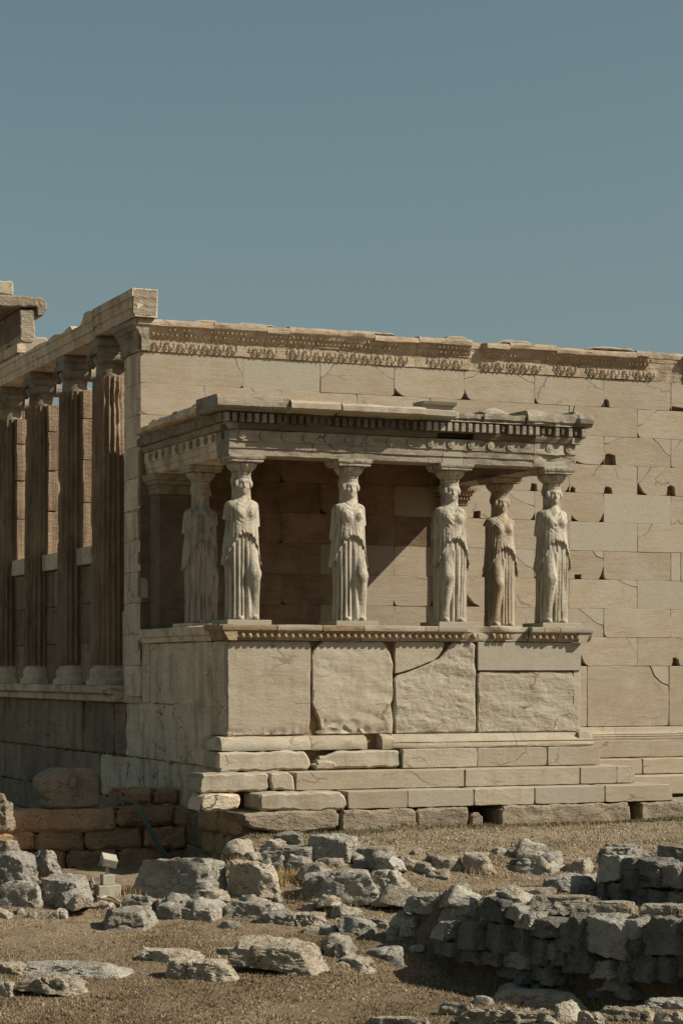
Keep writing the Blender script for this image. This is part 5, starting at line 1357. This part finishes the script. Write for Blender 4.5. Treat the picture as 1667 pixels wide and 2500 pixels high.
put(ZG(695, 612, 963, 760), 'pointed grey stone with a dark underside in the lower row', 'rock', seed=49, cuts=9)
put(ZG(895, 622, 1055, 705), 'small rough stone behind the pointed stone of the lower row', 'rock', seed=50)
put(ZG(1038, 622, 1225, 725), 'smooth pinkish stone at the right end of the lower row', 'rock_warm', seed=51, boxy=4)
put(ZG(1000, 733, 1283, 795), 'thin flat slab at the foot of the rubble wall', 'rock_warm', seed=52, flat=True)
# --- stones lying on the lower grass
put(ZG(70, 738, 660, 990), 'longest pitted pinkish block lying alone on the grass', 'rock_warm', seed=61, boxy=9, cuts=3, rot=8, dr=0.42)
put(ZF(1055, 885, 1540, 1040), 'long rough pitted stone with a dark left end, left of the longest block', 'rock_warm', seed=62, boxy=9, cuts=4, dr=0.45, rot=5)
put(ZF(890, 823, 1295, 935), 'flat pale stone behind the long rough stone', 'rock_warm', seed=63, flat=True, dr=0.6)
put(ZF(1350, 812, 1640, 893), 'thin pale slab behind the longest block', 'rock_warm', seed=64, flat=True, dr=0.6)
put(ZF(-60, 905, 205, 985), 'pale flat stone at the left edge, behind the long flat slab', 'rock_warm', seed=65, flat=True)
put(ZF(15, 908, 925, 1005), 'very long flat slab almost flush with the grass', 'rock', seed=66, flat=True, boxy=6, dr=0.55)
put(ZF(105, 968, 555, 1122), 'coarse pitted block in front of the long flat slab', 'rock_warm', seed=67, boxy=7, cuts=4, dr=0.5)
put(ZF(-60, 1030, 98, 1118), 'low stone at the left edge in front of the slab', 'rock_warm', seed=68)
put(ZG(622, 773, 805, 875), 'pale stone touching the right end of the longest block', 'rock_warm', seed=69)
put(ZG(697, 858, 963, 963), 'smooth white stone on the grass right of the longest block', 'rock_warm', seed=70, boxy=3.5)
put(ZG(900, 815, 1163, 915), 'rough dark grey stone between the white stone and the rubble wall', 'rock', seed=71)
# --- row along the gravel on the right
put(ZH(168, 208, 413, 360), 'leaning pinkish stone in the row along the gravel, cracked down its face', 'rock_warm', seed=81, boxy=5, rot=-12)
put(ZH(438, 198, 768, 355), 'big pale trapezoid block in the row along the gravel', 'rock', seed=82, boxy=9, cuts=3, rot=-8)
put(ZH(798, 238, 1000, 335), 'low cream block right of the trapezoid block', 'rock_warm', seed=83, boxy=7)
put(ZH(1015, 183, 1305, 275), 'flat grey stone at the back of the upper terrace', 'rock', seed=84, flat=True, lift=0.05)
put(ZH(668, 343, 1072, 455), 'grey slab with a dark front, at the head of the upper wall', 'rock', seed=85, flat=True, boxy=7, lift=0.02)
put(ZH(845, 362, 1072, 515), 'angular block below the grey slab at the head of the upper wall', 'rock', seed=86, boxy=6)
put(ZH(355, 428, 785, 540), 'broad pale flat slab above the rubble wall', 'rock_warm', seed=87, flat=True, boxy=6)
put(ZH(28, 443, 245, 510), 'thin pale slab lying left of the broad flat slab', 'rock_warm', seed=88, flat=True)
put(ZH(135, 508, 305, 600), 'small dark stone at the left head of the rubble wall', 'rock', seed=89)
put(ZH(95, 568, 255, 640), 'small wedge shaped pale stone near the wall head', 'rock_warm', seed=90)
# --- near right corner
put(ZH(728, 1018, 1235, 1150), 'rounded pale boulder in the near right corner, behind the others', 'rock_warm', seed=101, dr=0.42, boxy=4, rough=0.06)
put(ZH(1045, 1018, 1540, 1100), 'long low pale stone in front of the rubble wall, near right', 'rock_warm', seed=102, dr=0.42, flat=True)
put(ZH(365, 1088, 985, 1230), 'broad flat topped pale rock at the near right, sloping left', 'rock_warm', seed=103, dr=0.42, flat=True, rough=0.05)
put(ZH(-10, 1158, 268, 1270), 'rough low boulder at the left end of the near right rocks', 'rock_warm', seed=104, dr=0.42, rough=0.06)
put(ZH(90, 1188, 860, 1370), 'largest pale rock at the bottom edge, lower right', 'rock_warm', seed=105, dr=0.42, boxy=4, rough=0.07)
put(ZH(1005, 1178, 1405, 1300), 'long rock with a dark hollow near the lower right corner', 'rock_warm', seed=106, dr=0.42, rough=0.06)
put(ZH(1255, 1138, 1640, 1215), 'flat grey rock at the right edge, near the bottom', 'rock', seed=107, dr=0.42, flat=True)
put(ZH(1385, 1200, 1650, 1350), 'pale rock in the lower right corner', 'rock_warm', seed=108, dr=0.42)
put(ZH(875, 1218, 1085, 1350), 'low rock cut by the bottom edge, lower right', 'rock_warm', seed=109, dr=0.42)
put(ZG(845, 1258, 1305, 1340), 'flat pale rock cut by the bottom edge, centre right', 'rock_warm', seed=110, dr=0.42, flat=True)

# --- small stones filling the heap
rs_ = np.random.RandomState(77)
small = [rock_mesh(0.30, 0.24, 0.17, 500 + k, M['rock' if k % 2 else 'rock_warm'], 3, 5.0, 6, 0.03) for k in range(6)]
ZONES = ((560, 2060, 1000, 2160, 20, 'small broken stone filling a gap of the middle heap below the foundation', 'small stones in the middle heap'),
         (330, 2190, 760, 2270, 14, 'small broken stone at the edge of the grass, below the long stones', 'small stones below the long stones'),
         (760, 2200, 1060, 2300, 14, 'small broken stone in the lower row, left of the rubble wall', 'small stones in the lower row'),
         (1000, 2080, 1330, 2140, 10, 'small broken stone between the gravel and the terrace on the right', 'small stones by the gravel'),
         (0, 2200, 250, 2250, 7, 'small broken stone at the foot of the pile at the left edge', 'small stones at the left pile'),
         (640, 2290, 1020, 2360, 7, 'small broken stone lying on the grass near the longest block', 'small stones near the longest block'),
         (1100, 2180, 1330, 2240, 9, 'small broken stone lying on the terrace above the rubble wall', 'small stones on the terrace'),
         (1150, 2420, 1650, 2495, 10, 'small broken stone between the rocks of the near right corner', 'small stones near the right corner'))
k = 0
for (xa, ya, xb, yb, cnt, lab, grp) in ZONES:
    for q in range(cnt):
        X, Y, g, D = hit_ground(rs_.uniform(xa, xb), rs_.uniform(ya, yb)); k += 1
        o = obj('stone', small[k % 6]); o.location = (X, Y, g - 0.03); sc_ = rs_.uniform(0.4, 1.1) if k % 3 else rs_.uniform(1.1, 2.1); o.scale = (sc_, sc_ * rs_.uniform(0.8, 1.1), sc_ * rs_.uniform(0.7, 1.1))
        o.rotation_euler = (R(rs_.uniform(-8, 8)), R(rs_.uniform(-8, 8)), rs_.uniform(0, 6.28)); tag(o, lab, 'stone', grp)
# ------------------------------------------------------------------ rubble retaining walls on the right
def on_wall(px, py, off):
    """point on the vertical plane of the wall foot shifted 'off' metres east"""
    dx, dy = ray(px); p = PA + NE * off
    t = ((p[0] - CX) * NE[0] + (p[1] - CY) * NE[1]) / (dx * NE[0] + dy * NE[1])
    return CX + t * dx, CY + t * dy, CZ + (HOR - py) / F_PX * t, t
WALL_ANG = math.atan2(DW[1], DW[0])
def rubble_wall(label, off, boxes, name='rubble_wall'):
    first = on_wall((boxes[0][0] + boxes[0][2]) / 2, boxes[0][3], off)
    w_ = empty(name, (first[0], first[1], -1.0)); tag(w_, label, 'wall', kind='thing')
    for k, (x0, y0, x1, y1) in enumerate(boxes):
        X, Y, z, t = on_wall((x0 + x1) / 2, (y0 + y1) / 2, off)
        ppm = F_PX / t; w = (x1 - x0) / ppm * 1.62; h = (y1 - y0) / ppm
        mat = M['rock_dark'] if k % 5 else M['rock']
        me_ = rock_mesh(w * 1.08, 0.42, h * 1.10, 300 + k * 17 + int(off * 100), mat, 4 if (x1 - x0) < 75 else 5, 7.0, 2, 0.04, tiltk=0.55)
        o = obj('stone', me_, w_); o.location = (X + NE[0] * 0.14 , Y + NE[1] * 0.14, z - h * 0.55)
        o.rotation_euler = (R((k * 37 % 7) - 3), R((k * 23 % 11) - 5), WALL_ANG - R(8 + k * 29 % 15))
    return w_
A = [ZH(-25, 665, 75, 780), ZH(40, 660, 145, 775), ZH(110, 668, 302, 835), ZH(298, 668, 478, 855), ZH(482, 688, 605, 855), ZH(525, 590, 640, 700), ZH(608, 640, 785, 765), ZH(588, 758, 725, 935),
     ZH(775, 660, 875, 845), ZH(828, 608, 945, 805), ZH(965, 640, 1235, 900), ZH(1295, 640, 1570, 875), ZH(720, 770, 790, 900), ZH(762, 830, 845, 945), ZH(818, 848, 995, 1005), ZH(988, 900, 1135, 1035),
     ZH(1238, 858, 1405, 1035), ZH(1398, 868, 1535, 1045), ZH(1528, 720, 1700, 1050), ZH(1120, 880, 1245, 1040), ZH(1220, 640, 1300, 760), ZH(1210, 750, 1310, 880), ZH(890, 780, 990, 900), ZH(660, 930, 780, 1010), ZH(300, 840, 420, 930), ZH(420, 850, 600, 960), ZH(130, 820, 300, 920), ZH(10, 775, 140, 870), ZH(1570, 620, 1720, 740),
     ZH(300, 505, 445, 672), ZH(448, 538, 560, 660), ZH(590, 920, 780, 1040), ZH(400, 930, 600, 1030)]
rubble_wall('dark dry rubble wall of rough stones holding the terrace, its shadow on the grass', 0.05, A)
B = [ZH(1050, 240, 1185, 405), ZH(1180, 250, 1305, 330), ZH(1185, 320, 1300, 450), ZH(1260, 255, 1445, 365), ZH(1265, 355, 1440, 455), ZH(1428, 285, 1600, 445), ZH(1590, 290, 1720, 450), ZH(1085, 405, 1215, 530), ZH(1200, 430, 1355, 560),
     ZH(1345, 450, 1455, 575), ZH(1445, 448, 1580, 615), ZH(1575, 440, 1720, 620), ZH(1010, 380, 1100, 520), ZH(930, 415, 1020, 530), ZH(1140, 520, 1350, 620)]
rubble_wall('upper dark rubble wall of squarer stones at the right edge, behind the lower one', 0.98, B)
# flat cap stones on both walls
put(ZH(585, 538, 1155, 640), 'long pale flat slab capping the lower rubble wall', 'rock_warm', seed=121, flat=True, boxy=6, dr=0.5).location.z += 0.08
put(ZH(1060, 205, 1440, 300), 'pale flat slab capping the upper rubble wall', 'rock', seed=122, flat=True, boxy=6, dr=0.6, back=0.35, lift=-0.02).location.z += 0.08
put(ZH(1400, 215, 1720, 310), 'pale flat slab capping the upper rubble wall at the right edge', 'rock', seed=123, flat=True, boxy=6, dr=0.6, back=0.35, lift=-0.02).location.z += 0.08
put(ZH(1280, 178, 1640, 260), 'bright weathered stone behind the cap of the upper wall, right edge', 'rock_warm', seed=124, flat=True, back=0.8)

put(ZH(15, 636, 300, 700), 'thin pale cap stone at the left end of the rubble wall', 'rock_warm', seed=125, flat=True, boxy=6, dr=0.6).location.z += 0.08
put(ZH(290, 640, 500, 705), 'short pale cap stone on the rubble wall, second from its left end', 'rock_warm', seed=126, flat=True, boxy=6, dr=0.8).location.z += 0.08
put(ZH(960, 585, 1310, 660), 'pale cap stone on the rubble wall, right of the long flat slab', 'rock_warm', seed=127, flat=True, boxy=6, dr=0.6).location.z += 0.08
put(ZH(1290, 615, 1700, 690), 'pale cap stone on the rubble wall at the right edge', 'rock_warm', seed=128, flat=True, boxy=6, dr=0.6).location.z += 0.08
# ------------------------------------------------------------------ terrace wall of big brown blocks under the temple's corner
YT = 1.75
tw = empty('terrace_wall', (-2.2, YT + 0.3, -0.7)); tag(tw, 'low wall of large brown stone blocks below the left corner of the temple', 'wall', kind='thing')
MB().box(-9, -0.15, YT + 0.2, YT + 0.5, -1.0, 0.18).build('wall_core', M['poros'], tw)
def ZL(x, y): return at_y(x / 2.8, 1680 + y / 2.8, YT)
rows_ = [[(-60, 835, 800, 985), (790, 810, 1195, 945), (1190, 810, 1440, 950), (1435, 835, 1560, 980)],
         [(-160, 985, 245, 1120), (240, 975, 585, 1125), (582, 960, 985, 1110), (980, 945, 1290, 1100), (1285, 950, 1580, 1110)],
         [(-100, 1120, 140, 1270), (140, 1120, 460, 1270), (455, 1110, 815, 1265), (810, 1095, 1150, 1255), (1150, 1100, 1580, 1250)],
         [(-100, 1265, 300, 1400), (300, 1265, 800, 1400), (800, 1255, 1300, 1400)],
         [(835, 690, 1100, 815), (1100, 690, 1290, 815)]]
for ri, rw in enumerate(rows_):
    for (a, b, c, d_) in rw:
        x0, z1 = ZL(a, b); x1, z0 = ZL(c, d_)
        slab('block', rect(x0 + 0.01, x1 - 0.01, z0 + 0.008, z1 - 0.008), fy(YT + (0.35 if ri == 4 else 0)), 0.45, M['poros'], tw, res=0.05, rough=0.05, jag=0.02, bev=0.05, nscale=5, proud=rnd.uniform(-0.03, 0.03), inset=0.012)
xs0 = ZL(-800, 900)[0]
for k in range(3):
    slab('block', rect(-9 + k * 2.0, -7.05 + k * 2.0, -0.1, 0.26), fy(YT), 0.45, M['poros'], tw, res=0.12, rough=0.04, jag=0.02, bev=0.05)
    slab('block', rect(-9 + k * 2.0, -7.05 + k * 2.0, -0.5, -0.12), fy(YT), 0.45, M['poros'], tw, res=0.12, rough=0.04, jag=0.02, bev=0.05)
# fallen moulded block with a lifting boss, on the terrace wall
fx0, fz0 = at_y(95, 1975, 1.82); fx1, fz1 = at_y(245, 1876, 1.82)
fb = empty('fallen_block', ((fx0 + fx1) / 2, 2.0, 0.27)); tag(fb, 'fallen tan block with a square boss and broken left end on the terrace wall', 'block')
w = fx1 - fx0
slab('block', [(fx0 + 0.10, 0.185), (fx1, 0.20), (fx1, 0.72), (fx1 - 0.05, 0.77), (fx0 + 0.30, 0.78), (fx0 + 0.10, 0.70), (fx0, 0.62), (fx0 + 0.03, 0.48), (fx0 + 0.12, 0.32)], fy(1.82), 0.42, M['found'], fb, res=0.06, rough=0.012, jag=0.01, bev=0.03)
slab('boss', rect(fx0 + w * 0.48, fx0 + w * 0.61, 0.50, 0.64), fy(1.82), 0.05, M['found'], fb, res=0.06, rough=0.005, bev=0.012, proud=0.045)
o = put(ZF(-70, -130, 66, 25), 'lit rough stone on the terrace wall, cut by the left edge', 'found', seed=131, boxy=6)
x_, z_ = at_y(2, 2040, YT - 0.3); o.location = (x_ - 0.05, YT - 0.35, -0.06)

# ------------------------------------------------------------------ floodlights and hose
def floodlight(px, py, label, kind, yaw):
    X, Y, g, D = hit_ground(px, py)
    t = empty('floodlight', (X, Y, g)); tag(t, label, 'floodlight'); t.rotation_euler = (0, 0, -YAW + R(yaw)); t.scale = (0.86, 0.86, 0.86)
    def part(nm, mb, mat, par=t, **kw):
        o = bpy.data.objects.new(nm, mb.mesh(nm, mat)); COL.objects.link(o); o.parent = par; return o
    if kind == 0:
        part('base', MB().box(-0.17, 0.17, -0.12, 0.12, -0.08, 0.15, 0.012), M['lamp_concrete'])
        part('ballast_box', MB().box(-0.09, 0.09, -0.07, 0.07, 0.151, 0.30, 0.008), M['lamp_white'])
        part('stem', MB().box(-0.025, 0.025, -0.02, 0.02, 0.30, 0.43, 0.004), M['lamp_white'])
        z = 0.44
    else:
        part('stem', MB().box(-0.02, 0.02, -0.02, 0.02, -0.05, 0.16, 0.004), M['lamp_white']); z = 0.17
    h = MB(); h.sweep([[(x, -0.085, 0.0), (x, 0.085, 0.05), (x, 0.085, 0.14), (x, -0.085, 0.12)] for x in (-0.11, 0.11)])
    hd = part('head', h, M['lamp_white']); hd.location = (0, 0, z); hd.rotation_euler = (R(24 if kind == 0 else -8), R(12 if kind == 0 else 0), 0)
    gl = MB().box(-0.095, 0.095, -0.089, -0.0865, 0.018, 0.105); o = part('glass', gl, M['lamp_concrete'], hd)
    for s in (-1, 1): part('bracket', MB().box(s * 0.118 - 0.006, s * 0.118 + 0.006, -0.012, 0.012, -0.04, 0.08), M['lamp_white'], hd)
floodlight(262, 2187, 'cream floodlight on a concrete base with its head tilted up', 0, 25)
floodlight(185, 2110, 'small cream floodlight peeping over the big square stone', 1, 8)
floodlight(386, 2085, 'cream floodlight half hidden behind the largest long stone', 1, 10)
def tube(name, pts, r, mat, parent=None, n=8):
    rows = []; P = [Vector(p) for p in pts]
    for i, p in enumerate(P):
        d = (P[min(i + 1, len(P) - 1)] - P[max(i - 1, 0)]).normalized(); a = d.orthogonal().normalized(); b_ = d.cross(a)
        if i == 0: a0 = a
        else: a = (a0 - d * a0.dot(d)).normalized(); a0 = a; b_ = d.cross(a)
        rows.append([(p + a * r * math.cos(q) + b_ * r * math.sin(q))[:] for q in np.linspace(0, 2 * math.pi, n, endpoint=False)])
    m = MB(); m.sweep(rows, smooth=True); return m.build(name, mat, parent)
def bez(pts, n=12):
    out = []; P = [Vector(p) for p in pts]
    for i in range(len(P) - 1):
        p0, p1, p2, p3 = P[max(i - 1, 0)], P[i], P[i + 1], P[min(i + 2, len(P) - 1)]
        for k in range(n):
            t = k / n; out.append(0.5 * ((2 * p1) + (p2 - p0) * t + (2 * p0 - 5 * p1 + 4 * p2 - p3) * t * t + (3 * p1 - p0 - 3 * p2 + p3) * t ** 3))
    out.append(P[-1]); return out
hp = [(290, 1962), (300, 1953), (318, 1955), (335, 1972), (352, 2005), (378, 2060), (405, 2095)]
hw = [(*(lambda q: (q[0], YT - 0.10 - 0.22 * k / 6, q[1]))(at_y(x, y, YT - 0.10 - 0.22 * k / 6)),) for k, (x, y) in enumerate(hp)]
hose = empty('hose', (hw[0][0], hw[0][1], -0.6)); tag(hose, 'pair of dark green hoses bent over the brown terrace wall', 'hose')
for k in range(2): tube('hose_line', bez([(x + 0.045 * k + 0.02 * k * (z < 0), y - 0.01 * k, z - 0.02 * k) for x, y, z in hw]), 0.021, M['hose'], hose)
cable_pts = []
for px, py in ((225, 2150), (232, 2175), (240, 2200), (262, 2196), (285, 2205), (296, 2222)):
    X, Y, g, D = hit_ground(px, py); cable_pts.append((X, Y, g + 0.03))
tag(tube('cable', bez(cable_pts, 6), 0.014, M['lamp_concrete']), 'pale thin cable lying on the ground round the floodlight base', 'cable')

# ------------------------------------------------------------------ dry grass, weeds and pebbles (uncountable)
def strip_mesh(name, V, Fc, mats, mi):
    me_ = bpy.data.meshes.new(name); me_.vertices.add(len(V)); me_.vertices.foreach_set('co', V.astype(np.float32).ravel())
    n = len(Fc); me_.loops.add(n * 3); me_.loops.foreach_set('vertex_index', Fc.astype(np.int32).ravel())
    me_.polygons.add(n); me_.polygons.foreach_set('loop_start', np.arange(0, n * 3, 3, dtype=np.int32)); me_.polygons.foreach_set('loop_total', np.full(n, 3, np.int32))
    for m_ in mats: me_.materials.append(m_)
    me_.polygons.foreach_set('material_index', mi.astype(np.int32)); me_.update(calc_edges=True); me_.validate(); return me_
M['straw'] = plain('dry_straw', (0.26, 0.19, 0.108), 0.8, 0.1, 0, 0.25); M['straw2'] = plain('brown_grass', (0.13, 0.092, 0.054), 0.9, 0.1, 0, 0.25); M['straw3'] = plain('bleached_grass', (0.36, 0.295, 0.195), 0.8, 0.1, 0, 0.2)
M['green'] = plain('low_weed', (0.145, 0.15, 0.075), 0.8, 0.1, 0, 0.25); M['gold'] = plain('golden_tuft', (0.42, 0.28, 0.12), 0.8, 0.1, 0, 0.2)
def blades(name, C, hgt, wid, mats, pm, seed, lean=0.7):
    rs = np.random.RandomState(seed); n = len(C)
    a = rs.uniform(0, 2 * np.pi, n); dv = np.stack([np.cos(a), np.sin(a), np.zeros(n)], 1)
    b_ = rs.uniform(0, 2 * np.pi, n); ln = rs.uniform(0.1, lean, n)
    h = hgt * rs.uniform(0.5, 1.3, n)
    tip_ = C + np.stack([np.cos(b_) * h * ln, np.sin(b_) * h * ln, h * np.maximum(1 - 0.55 * ln, 0.25)], 1)
    w = wid * rs.uniform(0.6, 1.3, n)
    V = np.concatenate([C - dv * w[:, None] / 2, C + dv * w[:, None] / 2, tip_]); Fc = np.stack([np.arange(n), np.arange(n) + n, np.arange(n) + 2 * n], 1)
    uu = np.clip(rs.uniform(0, 1, n) + 0.9 * fbm(C * np.array((1.4, 1.4, 0.0)), 71.0, 4), 0, 0.9999)
    mi = np.searchsorted(np.cumsum(pm), uu); mi = np.minimum(mi, len(mats) - 1)
    return obj(name, strip_mesh(name, V, Fc, [M[k] for k in mats], mi))
rs = np.random.RandomState(5)
def scatter(n, D0, D1, u0, u1, dens=None):
    D = np.sqrt(rs.uniform(D0 ** 2, D1 ** 2, n)); px = rs.uniform(u0, u1, n)
    u = (px - 833.5) / F_PX; X = CX + D * (SA + u * CA); Y = CY + D * (CA - u * SA)
    if dens is not None:
        k = dens(X, Y, D) > rs.uniform(0, 1, n); X, Y = X[k], Y[k]
    keep = np.ones(len(X), bool)
    Z_ = ground_z(X, Y); return np.stack([X, Y, Z_ - 0.004], 1)
def patchy(X, Y, D):
    P = np.stack([X, Y, np.zeros_like(X)], 1)
    return np.clip(0.72 + 2.0 * fbm(P * 1.1, 4.0, 4), 0.10, 1) * np.where(Y > -4.2, 0.55, 1.0)
C = scatter(250000, 17.0, 29.5, -250, 1950, patchy)
CL = C[fbm(C * np.array((3.1, 3.1, 0)), 44.0, 3) > 0.22]; CL = CL[::2]
C = np.concatenate([C, CL + np.random.RandomState(9).normal(size=CL.shape) * np.array((0.03, 0.03, 0))])
tag(blades('dry_grass', C, 0.036, 0.014, ['straw2', 'straw', 'straw3'], [0.46, 0.38, 0.16], 1, 1.1), kind='stuff')
C = scatter(60000, 28.0, 33.0, 600, 1950, lambda X, Y, D: np.clip(np.exp(-((Y + 1.25) / 0.30) ** 2) + 0.10, 0, 1))
C = C[C[:, 1] < -1.02]
tag(blades('weeds', C, 0.06, 0.014, ['green', 'straw2', 'straw'], [0.5, 0.3, 0.2], 2), kind='stuff')
# golden tufts in pockets between stones
tc = []
for px, py, k, s in ((600, 2115, 260, 0.10), (700, 2150, 500, 0.16), (640, 2160, 200, 0.1), (330, 2185, 200, 0.12), (430, 2180, 300, 0.14), (560, 2095, 200, 0.08), (800, 2215, 300, 0.3), (1095, 2215, 200, 0.15), (1470, 2440, 240, 0.14), (1560, 2425, 420, 0.14), (1600, 2445, 300, 0.12), (1330, 2210, 150, 0.15), (960, 2190, 200, 0.2), (1180, 2135, 200, 0.15), (1230, 2245, 200, 0.15), (1450, 2222, 150, 0.12), (670, 2100, 150, 0.1)):
    X, Y, g, D = hit_ground(px, py); q = rs.normal(size=(k, 2)) * s; tc.append(np.stack([X + q[:, 0], Y + q[:, 1], ground_z(X + q[:, 0], Y + q[:, 1])], 1))
tag(blades('grass_tufts', np.concatenate(tc), 0.13, 0.010, ['gold', 'straw'], [0.6, 0.4], 3, 0.5), kind='stuff')
# pebbles
def pebbles(n, D0, D1, u0, u1, smin_, smax_, dens, seed, mats, pm):
    C = scatter(n, D0, D1, u0, u1, dens); r2 = np.random.RandomState(seed); n = len(C)
    base = np.array([(1, 0, 0), (-1, 0, 0), (0, 1, 0), (0, -1, 0), (0, 0, 1), (0, 0, -0.6)], float)
    fc = np.array([(0, 2, 4), (2, 1, 4), (1, 3, 4), (3, 0, 4), (2, 0, 5), (1, 2, 5), (3, 1, 5), (0, 3, 5)])
    s = smin_ + (smax_ - smin_) * r2.uniform(0, 1, n) ** 3
    a = r2.uniform(0, 6.28, n); V = base[None] * r2.uniform(0.6, 1.2, (n, 6, 1)) * np.array((1, 0.75, 0.5))[None]
    x = V[:, :, 0] * np.cos(a)[:, None] - V[:, :, 1] * np.sin(a)[:, None]; y = V[:, :, 0] * np.sin(a)[:, None] + V[:, :, 1] * np.cos(a)[:, None]
    V = np.stack([x, y, V[:, :, 2]], 2) * s[:, None, None] + C[:, None, :]; Fc = (fc[None] + (np.arange(n) * 6)[:, None, None]).reshape(-1, 3)
    return obj('pebbles', strip_mesh('pebbles', V.reshape(-1, 3), Fc, [M[k] for k in mats], np.repeat(r2.choice(len(mats), n, p=pm), 8)))
tag(pebbles(4200, 17, 30, -250, 1950, 0.008, 0.05, None, 7, ['rock_warm', 'rock'], [0.7, 0.3]), kind='stuff')
tag(pebbles(14000, 25.5, 31.0, 620, 1950, 0.008, 0.045, lambda X, Y, D: np.where(Y < -1.1, 1.0, 0.0), 8, ['rock_warm', 'rock'], [0.8, 0.2]), kind='stuff')
